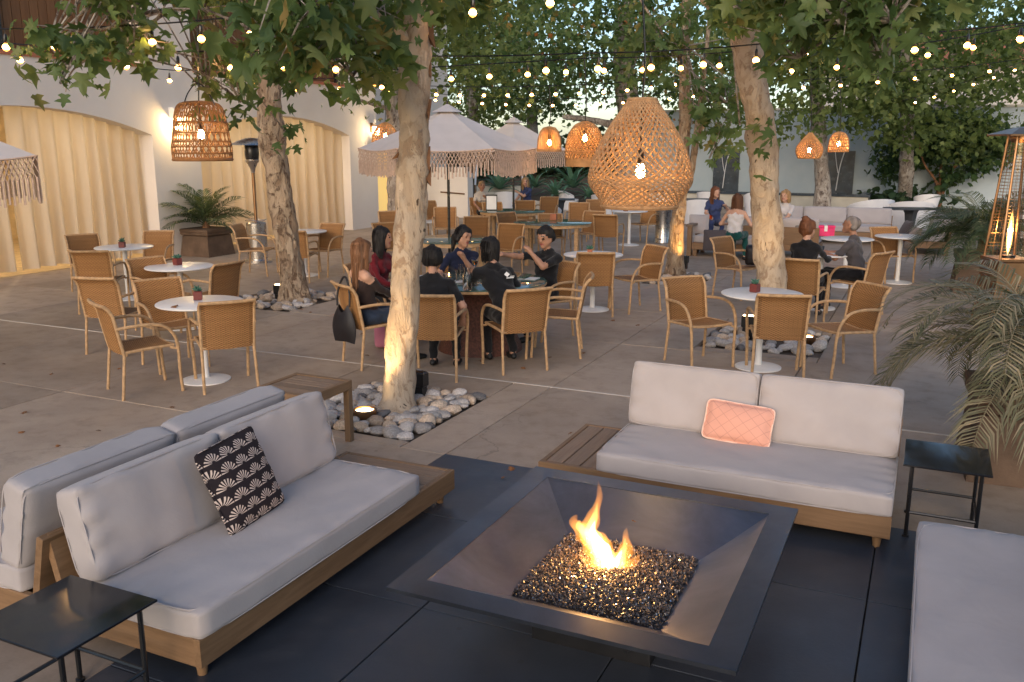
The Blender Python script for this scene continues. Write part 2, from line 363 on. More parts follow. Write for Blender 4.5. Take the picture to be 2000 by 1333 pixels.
# ---- rock beds
def rock_mesh(seed):
    r = random.Random(seed); mb = MB(); mb.ball((0, 0, 0), (1, .75, .5), 9, 6)
    ph = [r.uniform(0, 6) for _ in range(6)]
    mb.v = [tuple(Vector(v) * (1 + .13 * math.sin(3 * v[0] + ph[0]) + .12 * math.sin(4 * v[1] + ph[1]) + .10 * math.sin(5 * v[2] + ph[2] + 2 * v[0]) + .05 * math.sin(9 * v[0] + 7 * v[1] + ph[3]))) for v in mb.v]
    return mb
RK = [rock_mesh(k).mesh('stone', [M['rock'], M['rock_tan'], M['rock_dark']][(0, 0, 1, 0, 1, 2, 0, 1)[k]]) for k in range(8)]
TRUNKS = [(-4.11, 6.42), (-8.54, 10.59), (-1.63, 10.62), (-4.04, 15.4), (-11.0, 18.0)]
for bi, (x0, x1, y0, y1) in enumerate(BEDS):
    bed = struct('rock_bed', MB().box(x0, x1, y0, y1, -.3, -.045), M['soil'])
    r = random.Random(40 + bi); n = 0; placed = []
    want = (175, 80, 75, 60, 35)[bi]
    for _ in range(6000):
        if n >= want: break
        x = r.uniform(x0 + .06, x1 - .06); y = r.uniform(y0 + .06, y1 - .06); s = r.choice((.05, .065, .08, .085, .1, .11))
        if math.hypot(x - TRUNKS[bi][0], y - TRUNKS[bi][1]) < .16 + s * .6: continue
        if any(math.hypot(x - a, y - b) < (s + c) * .55 for a, b, c in placed): continue
        placed.append((x, y, s)); n += 1
        o = link('stone', RK[r.randrange(8)], bed); o.location = (x, y, -.02 + s * .22 + r.uniform(0, .02)); o.scale = (s, s * r.uniform(.8, 1.05), s * r.uniform(.8, 1.1))
        o.rotation_euler = (r.uniform(-.3, .3), r.uniform(-.3, .3), r.uniform(0, 6.28))

# ---- the arcaded building on the left
WX = -14.0
bld = thing('arcade_building', 'white stucco building with curtained arches and brown shutters above', 'building', (WX, 13, 0))
def arch_z(y, y0, y1, spring, rise):
    c = (y0 + y1) / 2; h = (y1 - y0) / 2; Rr = (h * h + rise * rise) / (2 * rise); return spring + rise - Rr + math.sqrt(max(Rr * Rr - (y - c) ** 2, 0))
ARCH = [(1.1, 6.5, 2.45, .45), (7.72, 13.29, 2.43, .46), (14.55, 19.93, 2.47, .43)]
OPEN = [(7.7, 13.2), (14.5, 19.9)]
wall = MB(); Y = lambda y: y - 13
TH = .5; ZT = 7.6
def wbox(y0, y1, z0, z1): wall.box(-TH, 0, Y(y0), Y(y1), z0, z1)
ys = [-4.0, 1.1, 6.5, 7.72, 13.29, 14.55, 19.93, 21.2]
for a, b in ((-4, 1.1), (6.5, 7.72), (13.29, 14.55), (19.93, 21.2)): wbox(a, b, -.05, 3.76)
for (a, b, s, rise) in ARCH:
    n = 22; pts = [(lerp(a, b, i / n), arch_z(lerp(a, b, i / n), a, b, s, rise)) for i in range(n + 1)]
    vs = []; fs = []
    for y, z in pts: vs += [(0, Y(y), z), (0, Y(y), 3.76), (-TH, Y(y), z), (-TH, Y(y), 3.76)]
    for i in range(n):
        k = 4 * i; fs += [(k, k + 4, k + 5, k + 1), (k + 2, k + 3, k + 7, k + 6), (k, k + 2, k + 6, k + 4)]
    wall.add(vs, fs)
for a, b in ((-4, 7.7), (13.2, 14.5), (19.9, 21.2)): wbox(a, b, 3.76, 6.2)
wbox(-4, 21.2, 6.2, ZT)
wall.build('wall', M['stucco'], bld, False)
MB().box(-TH - 6, -TH, Y(-4), Y(21.2), 3.1, 3.5).build('floor_slab', M['stucco'], bld, False)
MB().box(-TH - 6.2, -TH - 6, Y(-4), Y(21.2), -.05, ZT).build('rear_wall', M['room'], bld, False)
MB().box(-TH - 6, -TH, Y(21.0), Y(21.2), -.05, ZT).build('side_wall', M['room'], bld, False)
MB().box(-TH - 6, -TH - .002, Y(-4), Y(21), -.045, .004).build('room_floor', M['room'], bld, False)
MB().box(-TH - 6, 0, Y(-4), Y(21.2), ZT, ZT + .3).build('roof', M['stucco'], bld, False)
for (a, b) in OPEN:
    n = int((b - a) / .17); w = (b - a) / n
    for i in range(n): MB().box(-.36, -.33, Y(a + i * w + .006), Y(a + (i + 1) * w - .006), 3.82, 6.2, bev=.004).build('shutter_board', M['shutter'], bld, False)
    MB().box(-.3, .03, Y(a) - .0, Y(b), 3.70, 3.77).build('window_sill', M['clay'], bld, False)
    for yy in (a + .04, (a + b) / 2, b - .1): MB().box(-.325, -.25, Y(yy), Y(yy) + .07, 3.775, 6.2).build('shutter_frame', M['metal_black'], bld, False)
# room lamps behind the curtains (their glow shows through)
for k, yy in enumerate((8.9, 11.9, 15.9, 18.6)):
    t = thing('ceiling_lamp', 'warm ceiling lamp glowing behind the arch curtains', 'lamp', (WX - 2.0, yy, 2.85), 0, 'room lamps behind the curtains')
    MB().lathe([(.02, .24), (.02, .05), (.12, .03), (.18, -.1), (.17, -.1), (.11, .02)], 16).build('lamp_shade', M['white_paint'], t)
    MB().ball((0, 0, -.05), .06).build('bulb', M['bulb_big'], t)
    l = bpy.data.lights.new('room_light', 'POINT'); l.energy = 26; l.color = (1, .79, .50); l.shadow_soft_size = .1
    lo = link('lamp_light', l, t); lo.location = (0, 0, -.2)
tc = NT('curtain'); v = tc.coords('Object'); n1 = tc.noise(v, 6, 4); tl = tc.n('BsdfTranslucent'); tl.inputs[0].default_value = (.84, .74, .58, 1)
tc.fin(tc.mix(n1, (.70, .62, .50), (.78, .71, .60)), .9, 0, .1); mx = tc.n('MixShader'); mx.inputs[0].default_value = .5
tc.bump(tc.noise(v, 60, 4), .15); tc.l(tc.p.outputs[0], mx.inputs[1]); tc.l(tl.outputs[0], mx.inputs[2]); tc.l(mx.outputs[0], tc.out.inputs[0]); M['curtain'] = tc.m
def curtain(y0, y1, ai, label, seed):
    a, b, s, rise = ARCH[ai]; r = random.Random(seed); n = int((y1 - y0) / .025); m = 26; vs = []; fs = []
    ph = r.uniform(0, 6); f1 = r.uniform(17, 21)
    for i in range(n + 1):
        y = lerp(y0, y1, i / n); zt = arch_z(y, a, b, s, rise) + .03
        for j in range(m + 1):
            t = j / m; z = lerp(.10 + .02 * math.sin(y * 3 + ph), zt, t)
            amp = .06 + .035 * (1 - t)
            x = amp * math.sin(f1 * y + ph + .8 * math.sin(2.1 * y + ph) + .25 * math.sin(3 * t + y)) + .03 * math.sin(5.3 * y + 2 * t + ph)
            vs.append((x, y - (y0 + y1) / 2 + .03 * math.sin(4 * t + y * 2) * (1 - t), z))
    for i in range(n):
        for j in range(m): k = i * (m + 1) + j; fs.append((k, k + m + 1, k + m + 2, k + 1))
    o = MB().add(vs, fs).build('curtain', M['curtain']); o.location = (WX - .33, (y0 + y1) / 2, 0)
    return tag(o, label, 'curtain', 'cream curtains in the arches')
curtain(7.75, 10.28, 1, 'cream curtain on the left of the gap in the nearer arch', 1)
curtain(10.42, 13.27, 1, 'cream curtain right of the gap, behind the small round tables', 2)
curtain(14.57, 17.2, 2, 'cream curtain behind the steel mushroom heater', 3)
curtain(17.25, 19.91, 2, 'cream curtain in the far arch, right of the leaning trunk', 4)
# dark chair seen through the curtain gap
# ---- wall lights
def lantern(loc, rz, label, en=22, two=False):
    t = thing('wall_lantern', label, 'lantern', loc, rz, 'wall lanterns')
    MB().box(-.05, .05, 0, .03, -.05, .2).build('bracket', M['bronze'], t, False)
    MB().tube([(0, .02, .14), (0, .1, .17), (0, .16, .16)], .012).build('arm', M['bronze'], t)
    h = MB(); h.box(-.085, .085, .075, .245, .1, .13); h.box(-.08, .08, .08, .24, -.14, -.125)
    for sx in (-1, 1):
        for sy in (-1, 1): h.box(sx * .075 - .006, sx * .075 + .006, .16 + sy * .075 - .006, .16 + sy * .075 + .006, -.13, .105)
    h.build('housing', M['bronze'], t, False)
    MB().box(-.066, .066, .094, .226, -.122, .098).build('lamp_glass', M['lantern'], t, False)
    l = bpy.data.lights.new('lantern_light', 'POINT'); l.energy = en; l.color = (1, .72, .38); l.shadow_soft_size = .06
    lo = link('lamp_light', l, t); lo.location = (0, .3, -.02)
lantern((WX, 20.95, 2.62), R(-90), 'lit square lantern on the white wall right of the far arch')
t = thing('wall_light', 'white box wall light half hidden behind the left rattan pendant', 'wall light', (WX, 13.9, 2.78))
MB().box(0, .14, -.13, .13, -.02, .2, bev=.01).build('housing', M['white_paint'], t, False)
MB().box(.03, .11, -.1, .1, -.045, -.021).build('lamp_glass', M['lantern'], t, False)
l = bpy.data.lights.new('wall_wash', 'POINT'); l.energy = 30; l.color = (1, .68, .3); l.shadow_soft_size = .05
lo = link('lamp_light', l, t); lo.location = (.12, 0, -.12)
# ---- set-back wing with a glowing doorway, and the low white garden wall
wing = thing('rear_wing', 'set back white wing with a yellow lit doorway past the arches', 'building', (WX - 1.4, 24.2, 0))
MB().box(-.4, 0, -3.0, -1.1, -.05, 7.6).box(-.4, 0, .1, 3.6, -.05, 7.6).box(-.4, 0, -1.1, .1, 2.35, 7.6).build('wall', M['stucco'], wing, False)
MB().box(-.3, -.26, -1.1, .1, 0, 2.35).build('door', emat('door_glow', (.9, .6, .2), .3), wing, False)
MB().box(-.05, .02, .13, 1.2, 2.4, 3.3).build('window', M['dark_stone'], wing, False)
p0 = PX(835, 432); p1 = PX(914, 426)
gw = thing('garden_wall', 'plain white garden wall behind the fringed parasol pole', 'wall', (p1.x, p1.y, 0))
MB().box(p0.x - p1.x - 3, 0, 0, .35, -.05, 1.55, bev=.015).build('wall', M['stucco'], gw, False)
MB().tube([(-.95, -.03, .78), (-.1, -.03, .74)], .02).build('handrail', M['bronze'], gw)
# ---- rear wall, fountain
bw = thing('rear_wall', 'pale blue grey boundary wall behind the fountain', 'wall', (-2, 36, 0))
MB().box(-9, 12, 0, .4, -.05, 3.5).build('wall', M['blue_wall'], bw, False)
MB().box(-9.05, 12.05, -.05, .45, 3.5, 3.58).build('coping', M['pale_stone'], bw, False)
for xx in (-1.72, -5.95):
    MB().box(xx, xx + 1.0, -.1, -.0, .3, 2.0).build('water_panel', M['dark_stone'], bw, False)
    MB().tube(spline([(xx + .62, -.14, 1.95), (xx + .5, -.17, 1.4), (xx + .42, -.18, .55)]), .018, 5).build('water_jet', M['white_plastic'], bw)
    MB().tube(spline([(xx + .3, -.14, 1.95), (xx + .38, -.17, 1.5), (xx + .45, -.18, 1.2)]), .012, 5).build('water_jet', M['white_plastic'], bw)
ft = thing('fountain_basin', 'low stone fountain basin with dark coping along the rear wall', 'fountain', (-6, 34.6, 0))
b = MB(); b.box(-5, 4.0, -1.2, -1.0, -.05, .46).box(3.8, 4.0, -1.0, 1.2, -.05, .46); b.build('basin_wall', M['pale_stone'], ft, False)
MB().box(-5, 4.06, -1.26, -.9, .46, .54).box(3.7, 4.06, -.9, 1.25, .46, .54).build('coping', M['dark_stone'], ft, False)
MB().add([(-5, -1, .42), (3.8, -1, .42), (3.8, 1.3, .42), (-5, 1.3, .42)], [(0, 1, 2, 3)]).build('water', M['water'], ft, False)
# ---- pale neighbour house beyond the rear wall
nb = thing('neighbour_house', 'pale plastered house far behind the rear wall trees', 'building', (2, 58, 0))
MB().box(-9, 12, 0, 8, 0, 6.5).build('wall', M['stucco'], nb, False)
MB().add([(-9.6, -.6, 6.5), (12.6, -.6, 6.5), (12.6, 8.6, 6.5), (-9.6, 8.6, 6.5), (-6, 4, 9), (9, 4, 9)], [(0, 1, 5, 4), (1, 2, 5), (2, 3, 4, 5), (3, 0, 4)]).build('roof', M['clay'], nb, False)
for i in range(4): MB().box(-7 + i * 4.6, -5.6 + i * 4.6, -.06, 0, 2.8, 4.6).build('window', M['dark_stone'], nb, False)
# ---- stuccoed pillar with a lantern at the right edge
pl = PD(2010, 240, 15)
pil = thing('gate_pillar', 'grey stucco pillar carrying a lantern at the right edge', 'pillar', (pl.x + .35, pl.y, 0))
MB().box(-.3, .3, -.3, .3, -.05, 2.95, bev=.02).box(-.38, .38, -.38, .38, 2.95, 3.05, bev=.02).build('shaft', M['stucco'], pil, False)
MB().lathe([(.5, 0), (.26, .28), (.22, .75), (.0, .8)], 4, (0, 0, 3.05), n_flat=R(45)).build('cap', M['stucco'], pil, False)
lantern((pl.x + .05, pl.y - .302, 2.55), R(180), 'lit lantern on the pillar above the pyramid heater', 12)
# ================================================================ trees
_o = [(0, 0), (.20, -.06), (.46, .10), (.30, .20), (.22, .30), (.40, .40), (.58, .60), (.34, .58), (.17, .60), (.12, .80)]
_out = _o + [(0, 1.0)] + [(-x, y) for x, y in reversed(_o[1:])]
LEAF_V = np.array([(0, .36, .03)] + [(x, y, -.34 * abs(x) ** 1.3 - .26 * y * y + .05 * math.sin(9 * x + 7 * y)) for x, y in _out]); _k = len(_out)
LEAF_F = np.array([(0, 1 + i, 1 + (i + 1) % _k) for i in range(_k)])
FAR_V = np.array([(0, 0, 0), (.22, .12, -.05), (.42, .5, -.1), (.13, .6, -.03), (0, 1, -.16), (-.13, .6, -.03), (-.42, .5, -.1), (-.22, .12, -.05)])
FAR_F = np.array([(0, 1, 3), (1, 2, 3), (0, 3, 5), (3, 4, 5), (0, 5, 7), (5, 6, 7)])
def leaf_mesh(name, C, S, TV, TF, seed, m, droop=.6, flat=.5, lo=0., hi=1.):
    g = np.random.default_rng(seed); n = len(C)
    t = g.normal(size=(n, 3)); t[:, 2] = t[:, 2] * .5 - droop; t /= np.linalg.norm(t, axis=1)[:, None]
    nn = g.normal(size=(n, 3)); nn[:, 2] += flat; nn -= t * (nn * t).sum(1)[:, None]; nn /= np.linalg.norm(nn, axis=1)[:, None]
    b = np.cross(t, nn)
    P = C[:, None, :] + S[:, None, None] * (TV[None, :, 0:1] * b[:, None] + TV[None, :, 1:2] * t[:, None] + TV[None, :, 2:3] * nn[:, None])
    k = len(TV); V = P.reshape(-1, 3); Fs = (TF[None] + (np.arange(n) * k)[:, None, None]).reshape(-1, 3)
    me = bpy.data.meshes.new(name); me.vertices.add(len(V)); me.vertices.foreach_set('co', V.ravel().astype(np.float32))
    me.loops.add(Fs.size); me.loops.foreach_set('vertex_index', Fs.ravel().astype(np.int32)); me.polygons.add(len(Fs))
    me.polygons.foreach_set('loop_start', np.arange(0, Fs.size, 3, dtype=np.int32)); me.polygons.foreach_set('loop_total', np.full(len(Fs), 3, np.int32))
    me.update(calc_edges=True)
    a = me.attributes.new('rnd', 'FLOAT', 'POINT'); a.data.foreach_set('value', np.repeat(lo + (hi - lo) * g.random(n) ** 1.2, k).astype(np.float32))
    me.materials.append(m); return me
DENS = 1.1
def clump_pts(blobs, seed, spread=.22):
    g = np.random.default_rng(seed); out = []
    for (c, r, n, nc) in blobs:
        cc = g.normal(size=(nc, 3)); cc /= np.linalg.norm(cc, axis=1)[:, None]; cc *= (g.random((nc, 1)) ** .45); cc = cc * np.array(r) + np.array(c)
        n = int(n * (DENS if spread < .25 else 1.35)); idx = g.integers(0, nc, n); out.append(cc[idx] + g.normal(size=(n, 3)) * spread * np.array((1, 1, .75)))
    return np.concatenate(out)
def trunk_mb(pts, rad, seed, sides=26, knots=0):
    r = random.Random(seed); mb = MB(); P = spline(pts, 14); n = len(P); k = len(rad) - 1
    rr = []
    for i in range(n):
        t = i / (n - 1) * k; a = int(min(t, k - 1)); rr.append(lerp(rad[a], rad[a + 1], t - a) * (1 + .03 * math.sin(i * 1.1 + seed) + r.uniform(-.02, .02) + (.55 * max(0, 1 - i / 6) ** 2 if sides > 20 else 0)))
    mb.tube(P, rr, sides); ph = [r.uniform(0, 6) for _ in range(4)]
    nv = []
    for i, v in enumerate(mb.v):
        a = (i % sides) / sides * 2 * math.pi; j = min(i // sides, n - 1); c = P[j]
        d = Vector(v) - c; nv.append(tuple(c + d * (1 + .06 * math.sin(2 * a + ph[0] + j * .25) + .05 * math.sin(3 * a + ph[1] - j * .4) + .03 * math.sin(5 * a + ph[2] + j * .6) + r.uniform(-.022, .022) + (.10 * max(0, math.sin(5 * a + ph[3])) * max(0, 1 - j / 7) if sides > 20 else 0))))
    mb.v = nv; return mb
def make_tree(name, label, pts, rad, limbs, blobs, lsize, seed, near=True, barkm='bark', lm='leaf', group='courtyard trees', spread=.13, lo=0., hi=1., extra=None, shadow=True, twigs=0):
    """pts: trunk points in the site; limbs: lists of points; blobs: (centre, radii, leaves, clumps)"""
    b = Vector(pts[0]); t = thing(name, label, 'tree', b, 0, group); L = lambda p: Vector(p) - b
    trunk_mb([L(p) for p in pts], rad, seed).build('trunk', M[barkm], t)
    for i, (lp, r0, r1) in enumerate(limbs):
        trunk_mb([L(p) for p in lp], [r0, lerp(r0, r1, .6), r1], seed + 7 + i, 9).build('limb', M[barkm], t)
    bl = [(tuple(L(c)), r, n, nc) for c, r, n, nc in blobs]; C = clump_pts(bl, seed, spread)
    g = np.random.default_rng(seed + 1); S = lsize * (0.45 + .85 * g.random(len(C)) ** 1.4)
    o = link('crown', leaf_mesh('crown', C, S, *((LEAF_V, LEAF_F) if near else (FAR_V, FAR_F)), seed + 2, M[lm], lo=lo, hi=hi), t); o['kind'] = 'stuff'
    if twigs:
        r = random.Random(seed + 5); mb = MB()
        for k in range(twigs):
            c = Vector(bl[r.randrange(len(bl))][0]); a = Vector(C[r.randrange(len(C))]); a2 = c + (a - c) * .2
            if (a - c).length > 1.6: continue
            mb.tube([c, a2.lerp(a, .5) + Vector((0, 0, .06)), a], [.012, .007, .003], 4, False)
        if mb.v: w = mb.build('twigs', M['bark_grey'], t); w['kind'] = 'stuff'
    return t
def B(u, v, d, r, n, nc=None):
    r = r if hasattr(r, '__len__') else (r, r, r * .7); return (tuple(PD(u, v, d)), r, n, nc or max(4, n // 9))
def up(p, dx, dy, z): return Vector((p[0] + dx, p[1] + dy, z))

# T1: the trunk in the middle foreground
d1 = 7.55; p = [PX(775, 800)] + [PD(u, v, d1) for u, v in ((783, 690), (793, 540), (803, 400), (808, 250), (811, 110), (814, 0))]
p[0].z = -.06; top = p[-1]; p += [up(top, .1, .2, 4.6), up(top, .1, .4, 5.8)]
t1 = make_tree('sycamore_tree', 'floodlit pale trunk rising from the rock bed in the foreground', p, [.165, .128, .128, .128, .13, .125, .115, .085, .05],
    [([PD(806, 85, d1), PD(760, 50, 7.3), PD(700, 5, 6.9), PD(620, -60, 6.5)], .05, .025), ([PD(700, 5, 6.9), PD(650, 60, 6.2), PD(600, 100, 5.9)], .018, .006), ([top, up(top, 1.0, .6, 4.8), up(top, 2.0, .8, 5.3)], .06, .02),
     ([up(top, .1, .2, 4.4), up(top, -.9, -.2, 5.0), up(top, -1.8, -.6, 5.4)], .06, .02), ([PD(818, 40, d1), PD(900, -30, 7.8), PD(1000, -90, 8.0)], .04, .012)],
    [B(470, -67, 6.6, .55, 151, 16), B(560, -42, 6.0, .5, 122, 14), B(650, -27, 5.7, .42, 93, 12), B(600, 88, 6.1, .26, 43, 9), B(690, 68, 6.6, .36, 79, 12), B(690, 148, 7.0, .16, 24, 6), B(520, 68, 6.4, .3, 43, 8), B(560, -177, 6.4, (.9, .9, .5), 187, 24),
     B(740, -2, 7.2, .4, 64, 9), B(860, -32, 8.0, .5, 150, 14), B(930, -82, 8.4, .8, 260, 20), (tuple(up(top, .6, .5, 5.6)), (2.2, 1.9, .9), 244, 30), (tuple(up(top, -1.6, -.4, 5.6)), (1.6, 1.5, .8), 147, 20)],
    .165, 11, hi=.96, twigs=260, barkm='bark_pale')
fl = MB(); rr = random.Random(5)
for (u, v, w, h) in ((838, 215, .05, .17), (834, 310, .06, .2), (836, 345, .05, .16), (786, 100, .05, .16), (838, 130, .04, .2), (842, 70, .03, .22), (785, 300, .03, .1)):
    c = PD(u, v, d1) - Vector(p[0]); a = rr.uniform(-.4, .4)
    fl.add([c + Vector((-w * .5, 0, h * .5)), c + Vector((w * .5, .01, h * .5)), c + Vector((w * .7 + a * .1, -.05, 0)), c + Vector((w * .3 + a * .2, -.06, -h * .5)), c + Vector((-w * .3, 0, -h * .3)), c + Vector((0, -.05, 0))], [(0, 1, 5), (1, 2, 5), (2, 3, 5), (3, 4, 5), (4, 0, 5)])
fl.build('peeling_bark', M['bark_flake'], t1)

# T2: leaning trunk in front of the far arch
d2 = PX(575, 586); d2 = 12.9
p = [PX(577, 590)] + [PD(u, v, 12.95) for u, v in ((566, 500), (551, 410), (540, 330), (529, 250), (527, 160), (531, 70), (540, -10))]
p[0].z = -.06; top = p[-1]; p += [up(top, .1, .1, 6.2)]
t2 = make_tree('sycamore_tree', 'leaning mottled trunk standing in front of the far curtained arch', p, [.21, .175, .17, .175, .185, .16, .15, .12, .05],
    [([PD(535, 30, 12.95), PD(440, 10, 11), PD(330, 20, 9.4), PD(200, 40, 8.3)], .06, .012), ([PD(330, 20, 9.4), PD(260, 70, 8.4), PD(150, 130, 7.9), PD(128, 180, 7.8)], .018, .004), ([top, up(top, -.8, .6, 6.2)], .07, .03), ([PD(530, 110, 12.95), PD(470, 110, 11), PD(430, 150, 9.5)], .03, .008), ([top, up(top, 1.2, -.6, 6.0)], .06, .02)],
    [B(150, -83, 8.2, .42, 55, 10), B(230, -88, 8.5, .5, 117, 15), B(200, -33, 8.1, .36, 74, 11), B(95, 86, 8.0, (.36, .36, .1), 24, 9), B(150, 98, 7.9, (.3, .3, .14), 37, 8), B(135, 133, 7.8, (.12, .12, .16), 13, 6), B(118, 163, 7.8, (.07, .07, .07), 4, 3), B(250, 83, 8.2, .24, 43, 8), B(260, 108, 8.2, (.14, .14, .08), 11, 5), B(330, -88, 8.8, .5, 111, 14), B(320, -33, 8.6, .3, 9, 5),
     B(420, -48, 9.0, .5, 105, 14), B(430, 118, 9.3, .3, 49, 9), B(470, 200, 9.6, (.3, .3, .12), 24, 7), B(405, 183, 9.3, .14, 9, 4), B(560, 260, 12.4, (.12, .12, .3), 14, 5), B(515, 130, 11.5, .5, 80, 8), (tuple(up(top, 0, 0, 6.3)), (2.4, 2.4, 1.0), 244, 30), B(300, -198, 8.8, (1.2, 1.0, .5), 235, 32)],
    .165, 21, hi=.93, twigs=240)

# T3: right hand trunk behind the white table
d3 = 10.9; p = [PX(1512, 650)] + [PD(u, v, d3) for u, v in ((1506, 540), (1497, 430), (1492, 330), (1484, 240), (1468, 150), (1453, 70), (1440, 0))]
p[0].z = -.06; top = p[-1]; p += [up(top, -.2, .2, 5.0), up(top, -.1, .3, 6.0)]
make_tree('sycamore_tree', 'thick trunk behind the white table with the succulent', p, [.205, .185, .175, .172, .17, .165, .155, .15, .1, .05],
    [([PD(1448, 40, d3), PD(1540, 20, 9.4), PD(1660, 10, 8.2), PD(1780, 0, 7.6)], .06, .015), ([PD(1450, 60, d3), PD(1390, 20, 10.4), PD(1320, -60, 10)], .045, .015), ([top, up(top, 1.2, -.8, 5.4)], .06, .02)],
    [B(1430, -44, 9.6, .34, 90, 9), B(1520, -14, 8.6, .42, 150, 12), B(1580, 21, 8.0, .4, 130, 11), B(1660, -14, 7.6, .42, 130, 11), B(1640, 46, 7.6, (.34, .34, .12), 34, 7), B(1750, -24, 7.2, .36, 110, 9), B(1745, 41, 7.1, (.2, .2, .16), 26, 5), B(1730, 134, 7.4, (.1, .1, .1), 9, 4), B(1820, -54, 7.4, .36, 80, 8), B(1560, 114, 8.4, (.22, .22, .12), 24, 5), B(1400, 16, 9.8, .25, 34, 6),
     B(1600, -124, 8.2, (1.1, 1.0, .4), 340, 28), B(1460, 284, 10.5, (.2, .2, .14), 14, 4), B(1445, 244, 10.6, (.25, .2, .1), 10, 4), (tuple(up(top, .3, 0, 5.9)), (2.2, 2.2, .9), 227, 27)],
    .175, 31, hi=.93, twigs=220, barkm='bark_pale')

# T4: slim orange-lit twin stem
d4 = 15.3; p = [PX(1317, 540)] + [PD(u, v, d4) for u, v in ((1322, 450), (1330, 370), (1336, 290), (1338, 200), (1337, 120), (1340, 20))]
p[0].z = -.06; top = p[-1]; p += [up(top, 0, .2, 6.2)]
make_tree('slim_tree', 'slim amber lit tree with two stems behind the big pendant', p, [.16, .125, .105, .1, .095, .09, .075, .03],
    [([PD(1328, 385, d4), PD(1350, 330, 15.2), PD(1362, 250, 15.2), PD(1375, 150, 15.3), PD(1385, 40, 15.4)], .085, .03), ([PD(1360, 265, 15.2), PD(1390, 220, 15.1), PD(1410, 170, 15)], .05, .015), ([PD(1337, 130, d4), PD(1290, 60, 15.6), PD(1250, 0, 16)], .04, .015)],
    [B(1340, 90, 15, (1.3, 1.0, .7), 260, 26), B(1420, 200, 14.4, (.6, .6, .5), 110, 14), B(1410, 250, 14.6, (.5, .5, .3), 60, 9), B(1280, 60, 15, (.8, .8, .6), 160, 16), B(1385, 310, 14.4, (.12, .12, .12), 6, 3), (tuple(up(top, 0, 0, 6.4)), (2.2, 2.2, 1.1), 175, 22)],
    .18, 41, hi=.95, lo=.2, twigs=60)
# T5, T6: trunks near the fountain wall; T7 near the doorway
def simple_tree(name, label, base, path, dep, rad, blobs, ls, seed, bm='bark_grey', lm='leaf_far', spread=.4, limbs=(), group='courtyard trees', lo=0., hi=1.):
    p = [PX(*base) if base[1] > 400 else PD(*base, dep)] + [PD(u, v, dep) for u, v in path]; p[0].z = -.06; top = p[-1]; p += [up(top, 0, 0, top.z + 1.6)]
    return make_tree(name, label, p, rad, limbs, blobs, ls * .70, seed, False, bm, lm, group, spread, lo, hi)
simple_tree('plane_tree', 'tree with grey trunk behind the pair of small right pendants', (1607, 420), ((1605, 330), (1598, 240), (1592, 160), (1588, 80)), 29.3, [.27, .23, .22, .2, .16, .06],
    [B(1600, 130, 28, (2.6, 1.8, 1.2), 900, 60), B(1560, 60, 27, (2.8, 2, 1.4), 900, 60), B(1660, 200, 27, (1.4, 1.2, .7), 320, 26), B(1530, 230, 27, (1.0, 1.0, .7), 220, 20), B(1640, -60, 28, (4, 3, 1.6), 900, 60)], .34, 51)
simple_tree('plane_tree', 'straight trunk by the dark shrub, pale bluish foliage', (1768, 408), ((1770, 340), (1772, 280), (1772, 200), (1770, 100)), 31, [.24, .23, .22, .21, .18, .06],
    [B(1770, 190, 29, (2.2, 1.6, 1.2), 900, 60), B(1790, 260, 28.5, (1.3, 1.0, .6), 330, 24), B(1700, 130, 29, (2.2, 1.6, 1.3), 800, 50), B(1880, 160, 29.5, (2.4, 1.6, 1.4), 900, 60), B(1930, 260, 30, (1.6, 1.2, .8), 420, 30), B(1820, 30, 30, (4, 2.4, 2), 1300, 80), B(1960, 60, 30, (2.4, 2, 2), 700, 50)], .36, 61, hi=.8)
simple_tree('plane_tree', 'grey trunk standing before the lit doorway', (772, 484), ((772, 420), (774, 330), (770, 240), (765, 160), (758, 60)), 20.0, [.2, .19, .18, .17, .16, .14, .05],
    [B(720, 40, 19, (1.5, 1.3, 1.0), 500, 40), B(800, 60, 20, (1.6, 1.4, 1.0), 500, 40), B(730, 150, 18.6, (.7, .7, .5), 110, 12), B(880, 70, 21, (1.8, 1.6, 1.1), 560, 44), B(930, 150, 22, (1.2, 1.2, .6), 240, 22), B(780, -60, 20, (3, 2.6, 1.4), 800, 60)], .26, 71, limbs=[([PD(770, 215, 20), PD(730, 205, 19.4), PD(690, 190, 19)], .06, .02)])
# background trees beyond the walls
BG = 'trees beyond the courtyard walls'
simple_tree('large_tree', 'big dark forked trunk in the centre behind the big pendant', (1232, 335), ((1228, 230), (1222, 160), (1215, 90), (1225, 20)), 34, [.5, .42, .38, .34, .25, .1],
    [B(1130, 60, 33, (3.2, 2.4, 1.8), 1200, 80), B(1280, 70, 34, (3, 2.4, 2), 1100, 70), B(1200, 150, 33, (2.4, 2, .9), 420, 34), B(1060, 130, 34, (2, 1.8, .9), 420, 30), B(1200, -60, 34, (6, 3, 2), 1300, 80), B(1340, 190, 34, (1.6, 1.4, 1.0), 320, 24)], .36, 81, group=BG,
    limbs=[([PD(1222, 250, 34), PD(1160, 236, 33.5), PD(1100, 228, 33)], .18, .08), ([PD(1222, 150, 34), PD(1250, 60, 34), PD(1270, -10, 34)], .25, .1)], lm='leaf')
simple_tree('background_tree', 'bright green tree seen past the foreground trunk', (930, 330), ((925, 250), (920, 180), (915, 100)), 40, [.3, .26, .22, .18, .06],
    [B(900, 90, 39, (2.6, 2.2, 2.4), 1300, 70), B(980, 130, 40, (2.6, 2.2, 2), 1200, 64), B(940, 220, 40, (2.2, 1.6, .8), 420, 30), B(930, 10, 40, (3.6, 2.6, 2), 1200, 70)], .4, 91, group=BG, lo=.5)
